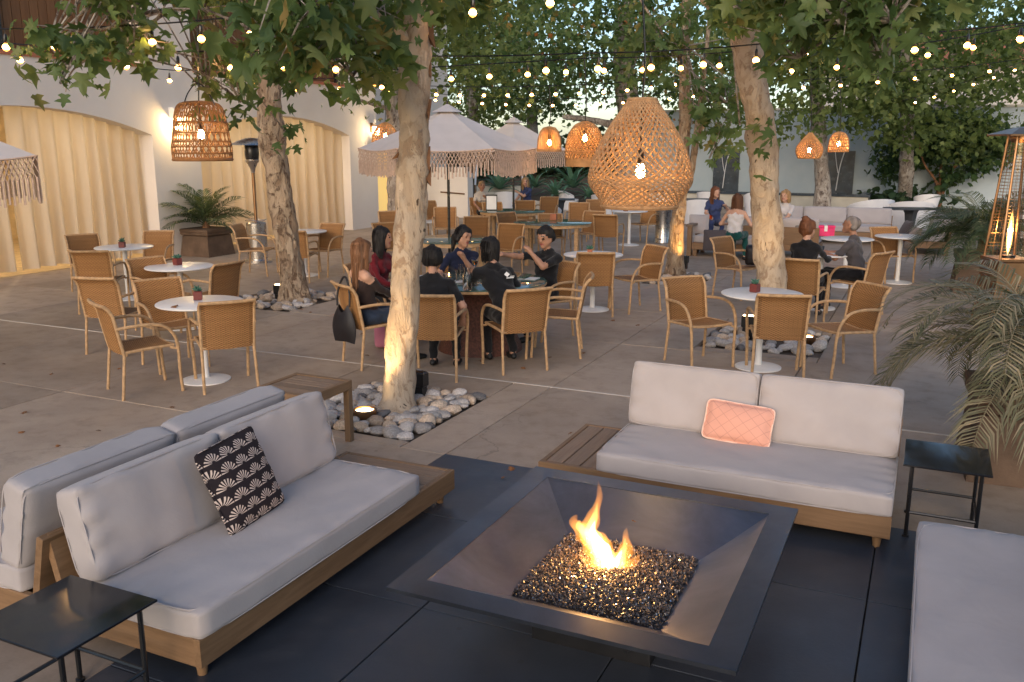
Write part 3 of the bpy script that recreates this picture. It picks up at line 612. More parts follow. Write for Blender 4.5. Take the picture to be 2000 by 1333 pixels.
simple_tree('background_tree', 'pale green tree above the second parasol', (1040, 320), ((1040, 250), (1035, 150)), 44, [.3, .26, .2, .06],
    [B(1040, 90, 44, (3, 2.4, 2.2), 1200, 64), B(1080, 190, 44, (2.4, 2, 1), 520, 34), B(1010, 200, 44, (2, 2, .8), 420, 30), B(1030, -10, 44, (4, 3, 2.2), 1100, 64)], .42, 101, group=BG, lo=.35)
simple_tree('background_tree', 'airy tree behind the slim amber lit stems', (1430, 330), ((1432, 230), (1440, 120)), 42, [.3, .26, .2, .06],
    [B(1420, 100, 42, (3, 2.4, 2.4), 1000, 64), B(1500, 60, 43, (3, 2.4, 2.4), 900, 60), B(1430, 200, 42, (2, 1.8, .7), 260, 22), B(1440, -30, 43, (4, 3, 2), 800, 60)], .4, 111, group=BG)
simple_tree('background_tree', 'loose crowned tree at the upper right behind the string lights', (1850, 340), ((1855, 200), (1870, 80)), 44, [.34, .3, .2, .06],
    [B(1860, 60, 43, (3.4, 2.4, 2.6), 900, 60), B(1950, 110, 43, (2.6, 2.2, 2.2), 620, 44), B(1720, 40, 44, (3, 2.4, 2.4), 800, 60), B(2040, 60, 44, (3, 3, 3), 700, 50), B(1850, -60, 44, (6, 3, 2), 900, 60)], .4, 121, group=BG)
# dark shrub trained on the rear wall
def bush(name, label, cat, loc, stems, blobs, ls, seed, lm='leaf_dark', group=None, spread=.2):
    t = thing(name, label, cat, loc, 0, group); b = Vector(loc)
    for s in stems: MB().tube(spline([Vector(q) - b for q in s]), [lerp(.07, .015, i / 18) for i in range(len(spline(s)))], 7).build('stem', M['bark_flake'], t)
    C = clump_pts([(tuple(Vector(c) - b), r, n, nc) for c, r, n, nc in blobs], seed, spread); g = np.random.default_rng(seed)
    o = link('foliage', leaf_mesh('foliage', C, ls * (.6 + .7 * g.random(len(C))), FAR_V, FAR_F, seed, M[lm]), t); o['kind'] = 'stuff'; return t
s0 = PD(1835, 395, 31.9)
bush('wall_shrub', 'dark spreading shrub with bare lower stems against the rear wall', 'shrub', (s0.x, s0.y, 0),
     [[(s0.x, s0.y, 0), PD(1830, 360, 31.8), PD(1805, 320, 31.7), PD(1795, 280, 31.7)], [(s0.x, s0.y, 0), PD(1850, 350, 31.8), PD(1880, 310, 31.7), PD(1920, 290, 31.7)], [(s0.x, s0.y, 0), PD(1838, 330, 31.7), PD(1850, 270, 31.7)]],
     [B(1850, 260, 31.6, (1.9, .5, .8), 1000, 60), B(1760, 300, 32.3, (.8, .4, .7), 220, 24), B(1730, 340, 32.6, (.4, .3, .4), 60, 10), B(1930, 280, 31.2, (.9, .5, .9), 420, 30), B(1870, 345, 31.6, (.8, .4, .4), 160, 16), B(1845, 290, 31.8, (1.6, .4, .7), 500, 36)], .26, 131, 'leaf_mid')
for k, (u, v, lab) in enumerate(((1712, 408, 'low plant at the right end of the fountain basin'), (1752, 412, 'low leafy plant left of the straight trunk'), (1800, 408, 'low leafy plant right of the straight trunk'), (1860, 405, 'low leafy plant under the dark wall shrub'))):
    q = PX(u, v); q.z = 0
    bush('border_plant', lab, 'plant', tuple(q), [], [((q.x, q.y, .3), (.5, .3, .22), 130, 14)], .3, 140 + k, group='low plants along the rear wall')
# planted slope with hedge and agaves at the far left
q = PD(1060, 395, 31)
slope = MB(); sx = Vector((math.cos(CA), math.sin(CA), 0)); sy = Vector((-math.sin(CA), math.cos(CA), 0))
for k in range(3): pass
a0, a1, a2, a3 = (q - sx * 3.4), (q + sx * 2.6), (q + sx * 2.6 + sy * 6), (q - sx * 3.4 + sy * 6)
slope.add([(a0.x, a0.y, 0), (a1.x, a1.y, 0), (a2.x, a2.y, 1.9), (a3.x, a3.y, 1.9), (a2.x, a2.y, -.05), (a3.x, a3.y, -.05)], [(0, 1, 2, 3), (1, 4, 2), (0, 3, 5), (3, 2, 4, 5)])
struct('planted_slope', slope, M['soil'])
hb = q + sy * 3.6
bush('hedge', 'dark green hedge behind the agaves and steps', 'hedge', (hb.x, hb.y, 0), [], [(tuple(hb + sx * dx + Vector((0, 0, 1.6 - hb.z))), (.9, .7, 1.0), 420, 30) for dx in (-3.2, -2.1, -1.0, .1, 1.2, 2.3)], .26, 150, 'leaf_dark', None, .3)
def agave(loc, s, label, seed, n=26):
    t = thing('agave', label, 'plant', loc, 0, 'agaves by the steps'); r = random.Random(seed)
    for k in range(n):
        az = k * 2.4 + r.uniform(-.2, .2); el = lerp(.15, 1.35, (k / n) ** .9); L = s * r.uniform(.85, 1.1); vs = []; fs = []
        for i in range(6):
            f = i / 5; w = .075 * s * math.sin(math.pi * min(.98, .18 + .82 * f)) * (1.2 if f < .5 else 1); e = el - .35 * f * f
            x = L * f * math.cos(e); z = L * f * math.sin(e) + .1
            for sgn in (-1, 0, 1): vs.append((x * math.cos(az) - sgn * w * math.sin(az), x * math.sin(az) + sgn * w * math.cos(az), z - (0.02 * s if sgn == 0 else 0)))
        for i in range(5):
            for j in range(2): fs.append((i * 3 + j, i * 3 + j + 3, i * 3 + j + 4, i * 3 + j + 1))
        o = MB().add(vs, fs).build('leaf', M['agave'], t)
        a = o.data.attributes.new('rnd', 'FLOAT', 'POINT'); a.data.foreach_set('value', [r.random()] * len(o.data.vertices))
for k, (u, v, d, s, lab) in enumerate(((1118, 372, 31.6, 1.05, 'big pale agave right of the steps'), (1085, 388, 31.0, .75, 'smaller agave in front of the big pale one'), (1070, 340, 33.5, .7, 'agave highest up beside the stair rail'), (975, 375, 30.6, .95, 'palm like agave left of the seated blonde woman'), (1150, 392, 31, .6, 'small agave at the right end of the row'), (1045, 372, 31.8, .7, 'bushy agave left of the stair post'))):
    agave(tuple(PD(u, v, d)), s, lab, 160 + k)
# ================================================================ string lights
BULB = MB().lathe([(.004, .0), (.016, -.006), (.029, -.028), (.031, -.045), (.024, -.066), (.004, -.078)], 10).mesh('bulb', M['bulb'])
SOCK = MB().lathe([(.004, .075), (.010, .072), (.016, .05), (.017, .0), (.014, -.006)], 8).mesh('socket', M['metal_black'])
def string_light(label, pts, spacing, sag, r=.007, start=.15, skip=()):
    P0 = Vector(pts[0]); t = thing('string_light', label, 'string light', P0, 0, 'string lights over the courtyard'); path = []
    for i in range(len(pts) - 1):
        a, b = Vector(pts[i]) - P0, Vector(pts[i + 1]) - P0; n = max(6, int((b - a).length / .3))
        for j in range(n + (i == len(pts) - 2)): f = j / n; q = a.lerp(b, f); q.z -= sag[i] * 4 * f * (1 - f); path.append(q)
    MB().tube(path, r, 5).build('cable', M['metal_black'], t)
    acc = start; k = 0
    for i in range(len(path) - 1):
        seg = (path[i + 1] - path[i]).length
        while acc < seg:
            q = path[i].lerp(path[i + 1], acc / seg)
            if k not in skip:
                o = link('bulb', BULB, t); o.location = q - Vector((0, 0, .115)); o.scale = (.95, .95, .95); w = .06 * math.sin(k * 2.7); o.rotation_euler = (w, .05 * math.cos(k * 1.9), k)
                s = link('socket', SOCK, o); s.location = (0, 0, .003)
                MB().tube([(0, 0, .075), (0, 0, .125)], .003, 4).build('drop_wire', M['metal_black'], o) if False else None
                w_ = link('drop_wire', DROP, o)
            acc += spacing; k += 1
        acc -= seg
DROP = MB().tube([(0, 0, .07), (0, 0, .128)], .003, 4).mesh('drop_wire', M['metal_black'])
string_light('upper string of bulbs along the balcony shutters', [PD(-30, 57, 8.2), PD(470, 33, 8.2), PD(760, -10, 8.2)], .43, [.03, .02], start=.17)
string_light('long black cable of bulbs crossing in front of the pale trunk', [PD(-20, 82, 9.2), PD(560, 100, 9.2), PD(1140, 104, 9.2), PD(1560, 78, 9.2), PD(2020, 43, 9.2)], .52, [.04, .04, .03, .03], start=.28, skip=(1, 8, 9, 16))
string_light('second string of bulbs sloping up to the right', [PD(700, 140, 11.5), PD(1150, 114, 11.5), PD(1450, 100, 11.5)], .475, [.0, .02], start=.2)
string_light('string of bulbs running up to the right edge under the big leaves', [PD(1500, 118, 11.5), PD(1750, 92, 11.5), PD(2020, 45, 11.5)], .56, [.02, .02], start=.3)
string_light('low middle string of bulbs behind the pendants', [PD(690, 160, 17), PD(1070, 168, 17), PD(1330, 148, 17)], .44, [.05, .04], start=.2)
string_light('faint far string of bulbs above the second parasol', [PD(780, 176, 22), PD(1080, 194, 22), PD(1420, 168, 22)], .56, [.05, .06], start=.3)
string_light('thin string of bulbs crossing the right hand foliage', [PD(1520, 158, 18), PD(1760, 140, 18), PD(2020, 112, 18)], .72, [.03, .03], start=.5)
string_light('far right string of bulbs climbing steeply to the edge', [PD(1760, 198, 26), PD(2020, 112, 24)], .5, [.05], start=.4)
string_light('topmost string of bulbs at the upper edge of the view', [PD(760, -40, 7.4), PD(917, -14, 7.4), PD(1060, -32, 7.4), PD(1300, -60, 7.4)], .61, [.0, .0, .0], start=.66)
string_light('short string of bulbs against the white wall by the left pendant', [PD(300, 134, 13.5), PD(420, 134, 13.5), PD(720, 150, 13.5), PD(800, 150, 13.5)], .62, [.03, .08, .0], start=.22)

# ================================================================ pendants
def lattice(prof, n, twist, r, rings=(), steps=34, sides=4):
    """woven shade: two families of strands winding round a profile (radius, height)"""
    P = spline([(a, 0, b) for a, b in prof], 8); mb = MB()
    def at(t):
        x = t * (len(P) - 1); i = min(int(x), len(P) - 2); return P[i].lerp(P[i + 1], x - i)
    for sgn in (-1, 1):
        for k in range(n):
            pts = []
            for i in range(steps + 1):
                t = i / steps; q = at(t); a = 2 * math.pi * k / n + sgn * twist * t; w = q.x + sgn * r * .6 * math.sin(i * math.pi)
                pts.append((w * math.cos(a), w * math.sin(a), q.z))
            mb.tube(pts, r, sides, False)
    for t, rr in rings:
        q = at(t); mb.tube([(q.x * math.cos(2 * math.pi * j / 40), q.x * math.sin(2 * math.pi * j / 40), q.z) for j in range(41)], rr, 5, False)
    return mb
def pendant(label, top, shade, m, cord_top, bulb_z, shade_sub=None, hang=None, bs=1.0, energy=8):
    t = thing('pendant_lamp', label, 'pendant lamp', top, 0, 'woven pendant lamps')
    s = shade.build('lamp_shade', m, t)
    if shade_sub: shade_sub.build('shade_rim', m, s)
    L = Vector(cord_top) - Vector(top)
    MB().tube(spline([(0, 0, bulb_z + .1), (0, 0, .0), L * .35 + Vector((.02, 0, 0)), L]), .007, 6).build('cord', M['metal_black'], t)
    if hang: hang.build('hanger', M['metal_black'], t)
    MB().lathe([(.02, .12), (.022, .04), (.018, .03)], 10, (0, 0, bulb_z)).build('socket', M['metal_black'], t)
    MB().lathe([(.012, .04), (.024, .015), (.033, -.02), (.026, -.05), (.004, -.065)], 12, (0, 0, bulb_z)).build('bulb', M['bulb_big'], t)
    return t
# big macrame pear in the centre
c = PD(1255, 195, 6.0)
pear = lattice([(.09, 0), (.13, -.06), (.214, -.18), (.30, -.345), (.34, -.486), (.33, -.55), (.275, -.63), (.25, -.686)], 36, 3.0, .0062, [(0, .012), (.02, .01), (.985, .012), (1, .014)], 42, 5)
pendant('large knotted rope pendant, pear shaped, hanging in the centre', c, pear, M['rope'], PD(1252, -60, 6.0), -.44)
# left cane bell
c = PD(388, 198, 9.0)
cane = lattice([(.02, 0), (.15, -.015), (.215, -.06), (.25, -.2), (.27, -.36), (.285, -.45), (.28, -.56)], 26, 1.3, .005, [(.22, .007), (.5, .007), (.6, .005), (.7, .005), (.8, .005), (.9, .007), (1, .013), (.98, .01)], 30)
for k in range(26):
    a = 2 * math.pi * (k + .5) / 26; cane.tube([(q[0] * math.cos(a), q[0] * math.sin(a), q[1]) for q in ((.15, -.015), (.215, -.06), (.25, -.2), (.27, -.36), (.285, -.45), (.28, -.56))], .005, 4, False)
hg = MB().tube(spline([(-.2, 0, -.04), (-.13, 0, .08), (0, 0, .17), (.13, 0, .08), (.2, 0, -.04)]), .006, 5)
pendant('cane work bell pendant at the left with an arched hanger', c, cane, M['cane'], PD(378, -60, 9.0), -.3, hang=hg)
# orange bell with a solid band
d = 12.5; c = PD(1143, 238, d)
bell = lattice([(.03, 0), (.14, -.05), (.22, -.17), (.26, -.32), (.262, -.5)], 30, 1.7, .008, [(.3, .008), (.85, .01)], 26)
band = MB().lathe([(.262, -.49), (.258, -.6), (.254, -.6), (.256, -.49)], 30, cap=False)
pendant('orange woven bell pendant with a solid lower band', c, bell, M['cane_orange'], PD(1141, 110, d), -.2, band)
d = 15; c = PD(1073, 248, d); mb = MB()
pr = [(.02, 0), (.10, -.02), (.15, -.08), (.185, -.2), (.2, -.4)]
for k in range(44):
    a = 2 * math.pi * k / 44; mb.tube([(q[0] * math.cos(a), q[0] * math.sin(a), q[1]) for q in pr], .008, 4, False)
mb.lathe([(.2, -.36), (.203, -.4), (.198, -.4), (.196, -.36)], 30, cap=False); mb.lathe([(.15, -.08), (.152, -.09), (.148, -.09)], 30, cap=False)
pendant('small ribbed orange pendant beside the parasol', c, mb, M['cane_orange'], PD(1073, 168, d), -.24)
d = 17; c = PD(1583, 260, d)
on = lattice([(.03, 0), (.07, -.05), (.15, -.14), (.23, -.26), (.235, -.36), (.2, -.45), (.19, -.46)], 30, 1.9, .009, [(1, .012)], 26)
pendant('onion shaped woven pendant in front of the grey trunk', c, on, M['cane_orange'], PD(1583, 150, d), -.3)
c = PD(1640, 258, d)
dm = lattice([(.02, 0), (.1, -.03), (.16, -.12), (.18, -.25), (.18, -.36)], 26, .9, .008, [(t_, .008) for t_ in (.3, .42, .54, .66, .78, .9, 1)], 20)
pendant('small domed woven pendant right of the onion shaped one', c, dm, M['cane_orange'], PD(1641, 150, d), -.2)
d = 19; c = PD(752, 240, d)
dm = lattice([(.03, 0), (.14, -.06), (.24, -.2), (.28, -.36), (.27, -.46)], 28, 1.2, .009, [(1, .012)], 20)
pendant('woven pendant half hidden behind the foreground trunk', c, dm, M['cane_orange'], PD(752, 120, d), -.25)

# ================================================================ parasols
def parasol(label, loc, rad, ztop, zedge, fr, rot, n=6, pole_z=0.0, fringe=True, scale=1.0):
    t = thing('parasol', label, 'parasol', loc, rot, 'fringed white parasols')
    ca = MB(); m = 7
    for k in range(n):
        a0 = 2 * math.pi * k / n; a1 = 2 * math.pi * (k + 1) / n; vs = []; fs = []
        for i in range(m + 1):
            f = i / m
            for j in range(7):
                g = j / 6; x = lerp(math.cos(a0), math.cos(a1), g) * rad * f; y = lerp(math.sin(a0), math.sin(a1), g) * rad * f
                z = lerp(ztop, zedge, f ** .92) - .05 * math.sin(math.pi * g) * f * (1 - .2 * f) ; vs.append((x, y, z))
        for i in range(m):
            for j in range(6): q = i * 7 + j; fs.append((q, q + 7, q + 8, q + 1))
        ca.add(vs, fs)
    c = ca.build('canopy', M['canvas'], t)
    v = MB()
    v.lathe([(.26, ztop - .075), (.015, ztop + .06)], n, cap=False); v.build('vent_cap', M['canvas'], c)
    MB().lathe([(.0, .0), (.02, .01), (.02, .05), (.0, .07)], 10, (0, 0, ztop + .05)).build('finial', M['metal_black'], t)
    MB().tube([(0, 0, pole_z), (0, 0, ztop)], .024, 12).build('pole', M['metal_black'], t)
    for k in range(n):
        a = 2 * math.pi * k / n; e = Vector((math.cos(a) * rad * .97, math.sin(a) * rad * .97, zedge)); MB().tube([(0, 0, ztop - .05), e * .5 + Vector((0, 0, (ztop - .05) * .5 - .015)), e - Vector((0, 0, .02))], .008, 5).build('rib', M['metal_black'], t)
        MB().tube([(0, 0, zedge - .1), (e.x * .55, e.y * .55, lerp(ztop, zedge, .55) - .04)], .006, 5).build('strut', M['metal_black'], t)
    f = MB(); r = random.Random(9)
    for k in range(n):
        a0 = 2 * math.pi * k / n; a1 = 2 * math.pi * (k + 1) / n
        e0 = Vector((math.cos(a0) * rad, math.sin(a0) * rad, zedge)); e1 = Vector((math.cos(a1) * rad, math.sin(a1) * rad, zedge)); L = (e1 - e0).length
        N = int(L / .055); h1 = fr * .5
        P = lambda s, z: e0.lerp(e1, s) + Vector((0, 0, -z - .045 * math.sin(math.pi * s)))
        for i in range(N):
            for sg in (-1, 1):
                pts = []
                for j in range(5):
                    s = (i + .5 + sg * j * .5) / N
                    if -.001 <= s <= 1.001: pts.append(P(s, h1 * j / 4))
                if len(pts) > 1: f.tube(pts, .0065, 4, False)
            s = (i + .5) / N; tl = fr * r.uniform(.42, .52)
            f.tube([P(s, h1 * .9), P(s, h1 + .02), P(s, h1 + .05), P(s, h1 + tl)], [.008, .012, .010, .014], 5)
        f.tube([P(j / 8, .0) for j in range(9)], .011, 5, False)
    o = f.build('fringe', M['macrame'], t); o['kind'] = 'stuff'
    MB().lathe([(.27, 0), (.27, .05), (.06, .07), (.035, .32)], 20).build('base', M['metal_black'], t)
    return t
parasol('white parasol with macrame fringe behind the foreground trunk', (*PD(877, 440, 15.5).xy, 0), 1.52, 2.86, 2.19, .42, R(25 + 2))
parasol('further white fringed parasol, its canopy half hidden behind the first', (*PD(1003, 400, 21.5).xy, 0), 1.42, 2.82, 2.13, .36, R(25 + 30))
parasol('fringed parasol cut off by the left edge', (*PD(-100, 500, 10.0).xy, 0), 1.12, 2.62, 2.14, .50, R(25))

# ================================================================ heaters
hp = PX(505, 512)
t = thing('mushroom_heater', 'stainless mushroom patio heater in front of the far arch', 'heater', (hp.x, hp.y, 0))
MB().lathe([(.26, 0), (.26, .05), (.2, .07)], 28).build('base', M['stainless'], t)
MB().lathe([(.19, .07), (.19, .76), (.17, .78), (.03, .8)], 28).build('tank_housing', M['stainless'], t)
MB().tube([(0, 0, .78), (0, 0, 1.78)], .032, 14).build('post', M['bronze'], t)
MB().lathe([(.035, 1.72), (.05, 1.8), (.1, 1.9), (.13, 1.94), (.13, 1.97)], 24).build('burner_base', M['stainless'], t)
MB().lathe([(.12, 1.97), (.135, 2.06), (.14, 2.2), (.12, 2.24)], 24).build('burner_screen', M['metal_black'], t)
MB().lathe([(.42, 2.24), (.41, 2.25), (.25, 2.32), (.1, 2.37), (.0, 2.38)], 36).build('reflector', M['stainless'], t)
MB().tube([(.06, .0, 1.84), (.1, -.05, 1.86)], .014, 8).build('knob', M['metal_black'], t)
MB().tube([(.2 * math.cos(a / 3), .2 * math.sin(a / 3), .82 + .01 * math.sin(a)) for a in range(20)], .008, 5).build('guard_ring', M['stainless'], t)
# cylinder bin / heater housing by the slim tree
q = PX(1294, 474)
t = thing('steel_bin', 'tall polished steel bin left of the slim amber lit tree', 'bin', (q.x, q.y, 0))
MB().lathe([(.19, 0), (.19, .02), (.185, .03), (.185, .80), (.195, .82), (.195, .86), (.17, .88)], 28).build('body', M['stainless'], t)
MB().lathe([(.15, .88), (.15, .885), (.13, .9), (.0, .91)], 28).build('lid', M['stainless'], t)
MB().box(-.03, .03, -.2, -.184, .08, .1).build('label_plate', M['metal_black'], t, False)
# pyramid heater at the right
hc = PD(1988, 300, 11.2); hx, hy = hc.x + .02, hc.y
t = thing('pyramid_heater', 'pyramid patio heater with a tall flame behind wire guard', 'heater', (hx, hy, 0), CA)
MB().lathe([(.36, 0), (.36, .05), (.335, .06), (.30, .82), (.315, .84), (.315, .87)], 4, n_flat=R(45)).build('cabinet', M['bronze'], t, False)
for sx in (-1, 1):
    for sy in (-1, 1): MB().tube([(sx * .235, sy * .235, .05), (sx * .105, sy * .105, 2.36)], .016, 6).build('post', M['bronze'], t)
MB().lathe([(.40, 2.36), (.40, 2.38), (.1, 2.46), (.0, 2.47)], 4, n_flat=R(45)).build('hood', M['bronze'], t, False)
MB().lathe([(.1, 2.28), (.14, 2.32), (.14, 2.36)], 16).build('collar', M['bronze'], t)
gm = NT('clear_tube'); tb = gm.n('BsdfTransparent'); gl = gm.n('BsdfGlossy'); gl.inputs['Roughness'].default_value = .05; mxx = gm.n('MixShader'); mxx.inputs[0].default_value = .08
gm.l(tb.outputs[0], mxx.inputs[1]); gm.l(gl.outputs[0], mxx.inputs[2]); gm.l(mxx.outputs[0], gm.out.inputs[0])
MB().lathe([(.065, .87), (.065, 2.3)], 18, cap=False).build('glass_tube', gm.m, t)
g = MB()
for i in range(34):
    z = .92 + i * .04; w = lerp(.225, .112, (z - .2) / 2.15) * 1.0
    g.tube([(-w, -w, z), (w, -w, z), (w, w, z), (-w, w, z), (-w, -w, z)], .0028, 3, False)
for s in (-.5, 0, .5):
    for (a, b) in ((1, 0), (0, 1)):
        for sg in (-1, 1):
            w0, w1 = lerp(.225, .112, .33), .112
            g.tube([((s * w0, sg * w0, .9) if a else (sg * w0, s * w0, .9)), ((s * w1, sg * w1, 2.3) if a else (sg * w1, s * w1, 2.3))], .0028, 3, False)
o = g.build('wire_guard', M['bronze'], t); o['kind'] = 'stuff'
MB().lathe([(.09, .87), (.09, .9), (.05, .91)], 16).build('burner', M['metal_black'], t)
def flame_mat(name, col, st):
    m = NT(name); m.t.nodes.remove(m.p); e = m.n('Emission'); e.inputs[0].default_value = (*col, 1); e.inputs[1].default_value = st; m.l(e.outputs[0], m.out.inputs['Volume']); return m.m
M['fl_out'] = flame_mat('flame_outer', (1, .34, .045), 16); M['fl_mid'] = flame_mat('flame_middle', (1, .52, .12), 45); M['fl_core'] = flame_mat('flame_core', (1, .78, .42), 120)
fo = MB().lathe([(.004, .9), (.02, .95), (.034, 1.05), (.036, 1.16), (.03, 1.28), (.018, 1.38), (.002, 1.46)], 12).build('flame', M['fl_mid'], t)
MB().lathe([(.003, .92), (.016, 1.0), (.022, 1.12), (.016, 1.24), (.002, 1.34)], 10).build('flame_core', M['fl_core'], fo)
l = bpy.data.lights.new('heater_light', 'POINT'); l.energy = 6; l.color = (1, .55, .2); l.shadow_soft_size = .04; lo = link('flame_light', l, t); lo.location = (0, 0, 1.2)

# ================================================================ palms in planters
def frond_mesh(L, droop, rise, nl, lw, ll, m, seed, curl=.5, lo=0, hi=1):
    r = random.Random(seed); pts = []; P = Vector((0, 0, 0)); n = 16; e = rise
    for i in range(n + 1):
        pts.append(P.copy()); P = P + Vector((math.cos(e), .0, math.sin(e))) * (L / n); e -= droop / n * (0.4 + 1.2 * i / n)
    mb = MB(); mb.tube(pts, [lerp(.009, .002, i / n) for i in range(n + 1)], 4, False); vals = [.7] * len(mb.v)
    for k in range(nl):
        f = lerp(.18, 1, (k + r.random() * .5) / nl); x = f * n; i = min(int(x), n - 1); b = pts[i].lerp(pts[i + 1], x - i); d = (pts[i + 1] - pts[i]).normalized()
        for sg in (-1, 1):
            le = ll * math.sin(math.pi * (.12 + .8 * f)) ** .6 * r.uniform(.85, 1.1)
            o = (d * .75 + Vector((0, sg, 0)) * r.uniform(.6, .8) + Vector((0, 0, .25))).normalized(); w = lw * r.uniform(.8, 1.1); s = d.cross(o).normalized().cross(o).normalized() * w
            m1 = b + o * le * .5; tip = b + o * le * .85 + Vector((0, 0, -curl * le * r.uniform(.5, 1.2)))
            mb.add([b - s * .4, b + s * .4, m1 + s, m1 - s, tip], [(0, 1, 2, 3), (3, 2, 4)]); vals += [r.random()] * 5
    me = mb.mesh('frond', m, False); a = me.attributes.new('rnd', 'FLOAT', 'POINT'); a.data.foreach_set('value', [lo + (hi - lo) * v for v in vals]); return me
def planter(loc, w, h, label, rz=0, m='terracotta'):
    t = thing('planter', label, 'planter', loc, rz, 'square clay planters'); k = math.sqrt(.5)
    MB().lathe([(w * .78 * 2 * k / 2 * 1.414, 0), (w * .96 * k * 1.0, h * .80)], 4, n_flat=R(45)).build('body', M[m], t, False)
    for z, s in ((h * .82, 1.0), (h * .93, 1.02)): MB().lathe([(w * k * s, z - .001), (w * k * s * 1.05, z + .02), (w * k * s * 1.05, z + .06), (w * k * s, z + .075)], 4, n_flat=R(45)).build('rim_band', M[m], t, False)
    MB().lathe([(w * k * .96, h * .97), (.0, h * .975)], 4, n_flat=R(45), cap=False).build('soil', M['soil'], t, False)
    return t
def palm(loc, n, fr, label, seed, az0=0, elo=.2, ehi=1.45, group='potted palms', trunk=0.15, sc=(.8, 1.1)):
    t = thing('palm', label, 'palm', loc, 0, group); r = random.Random(seed)
    MB().lathe([(.07, -.02), (.09, .05), (.06, trunk), (.02, trunk + .05)], 10).build('stem', M['bark_flake'], t)
    for k in range(n):
        o = link('frond', fr[r.randrange(len(fr))], t); o.location = (0, 0, trunk * r.uniform(.5, 1)); f = (k + .5) / n
        o.rotation_euler = Euler((r.uniform(-.25, .25), -lerp(elo, ehi, f ** 1.2) + r.uniform(-.1, .1), az0 + k * 2.4 + r.uniform(-.3, .3)), 'XYZ'); s = r.uniform(*sc); o.scale = (s, s, s)
    return t
q = PX(390, 502); planter((q.x - .1, q.y + .35, 0), .70, .52, 'brown square planter against the pier between the arches', 0)
FA = [frond_mesh(.95, .9, 0.0, 24, .012, .38, M['palm'], k, .4) for k in range(4)]
palm((q.x - .1, q.y + .35, .50), 26, FA, 'dark green potted palm between the two arches', 3)
q = PX(1958, 945); planter((q.x + .14, q.y + .36, 0), .72, .58, 'brown ribbed planter at the right edge beside the black table', R(4))
PB = (q.x + .14, q.y + .36, .56)
FB = [frond_mesh(1.4, 2.3, 0.0, 44, .0075, .34, M['palm_dry'], 20 + k, .55) for k in range(6)]
palm(PB, 46, FB, 'drooping half dry potted palm at the right edge', 21, elo=.35, ehi=1.3, trunk=.3, sc=(.68, 1.0))
q2 = PX(1905, 575); planter((q2.x + .05, q2.y + .3, 0), .72, .6, 'brown planter behind the near palm by the heater', R(3))
FC = [frond_mesh(1.15, 1.6, 0.0, 40, .008, .38, M['palm'], 40 + k, .6) for k in range(4)]
palm((q2.x + .05, q2.y + .3, .58), 40, FC, 'greener potted palm left of the pyramid heater', 12, elo=.1, ehi=1.3, trunk=.35)

# ================================================================ uplights
def uplight(loc, target, label, en, col=(1, .66, .3), box=False, size=R(70)):
    t = thing('ground_light', label, 'light', loc, 0, 'garden lights at the trees')
    if box:
        MB().box(-.075, .075, -.05, .05, .1, .24, bev=.012).build('housing', M['metal_black'], t, False); MB().box(-.06, .06, -.04, .04, -.05, .1).build('stand', M['metal_black'], t, False)
        z = .25
        MB().box(-.06, .06, -.035, .035, .2405, .245).build('lens', M['uplight'] if en else M['glass'], t, False)
    else:
        MB().lathe([(.085, -.08), (.105, .03), (.105, .05), (.08, .055)], 20, cap=False).build('housing', M['bronze'], t); MB().lathe([(.08, .04), (.0, .046)], 20, cap=False).build('lens', M['uplight'], t); z = .07
    if en:
        l = bpy.data.lights.new('uplight_spot', 'SPOT'); l.energy = en; l.color = col; l.spot_size = size; l.spot_blend = .6; l.shadow_soft_size = .05
        o = link('lamp_light', l, t); o.location = (0, 0, z); dv = Vector(target) - Vector(loc) - Vector((0, 0, z)); o.rotation_euler = dv.to_track_quat('-Z', 'Y').to_euler()
q = PX(713, 818); uplight((q.x, q.y, .03), (-4.11, 6.5, 1.6), 'round lit well light among the stones of the front rock bed', 36, size=R(80))
q = PX(815, 775); uplight((q.x + .02, q.y, 0), (-4.1, 6.42, 2.5), 'black box floodlight behind the foreground trunk', 0, box=True)
q = PX(547, 588); uplight((q.x, q.y, 0), (-8.6, 10.6, 3), 'black box floodlight left of the leaning trunk', 20, box=True, size=R(60))
q = PX(1460, 655); uplight((q.x, q.y, 0), (-1.7, 10.7, 3), 'black box floodlight under the table with the succulent', 14, box=True, size=R(60))
q = PX(1592, 672); uplight((q.x - .1, q.y, .03), (-1.62, 10.62, 1.8), 'lit well light under the right hand chair', 22)
q = PX(1352, 552); uplight((q.x, q.y, .03), (-4.02, 15.4, 1.9), 'lit well light among the stones by the slim tree', 60, col=(1, .55, .15))
q = PX(1336, 525); uplight((q.x, q.y, 0), (0, 0, 3), 'black box floodlight behind the slim amber lit tree', 0, box=True)
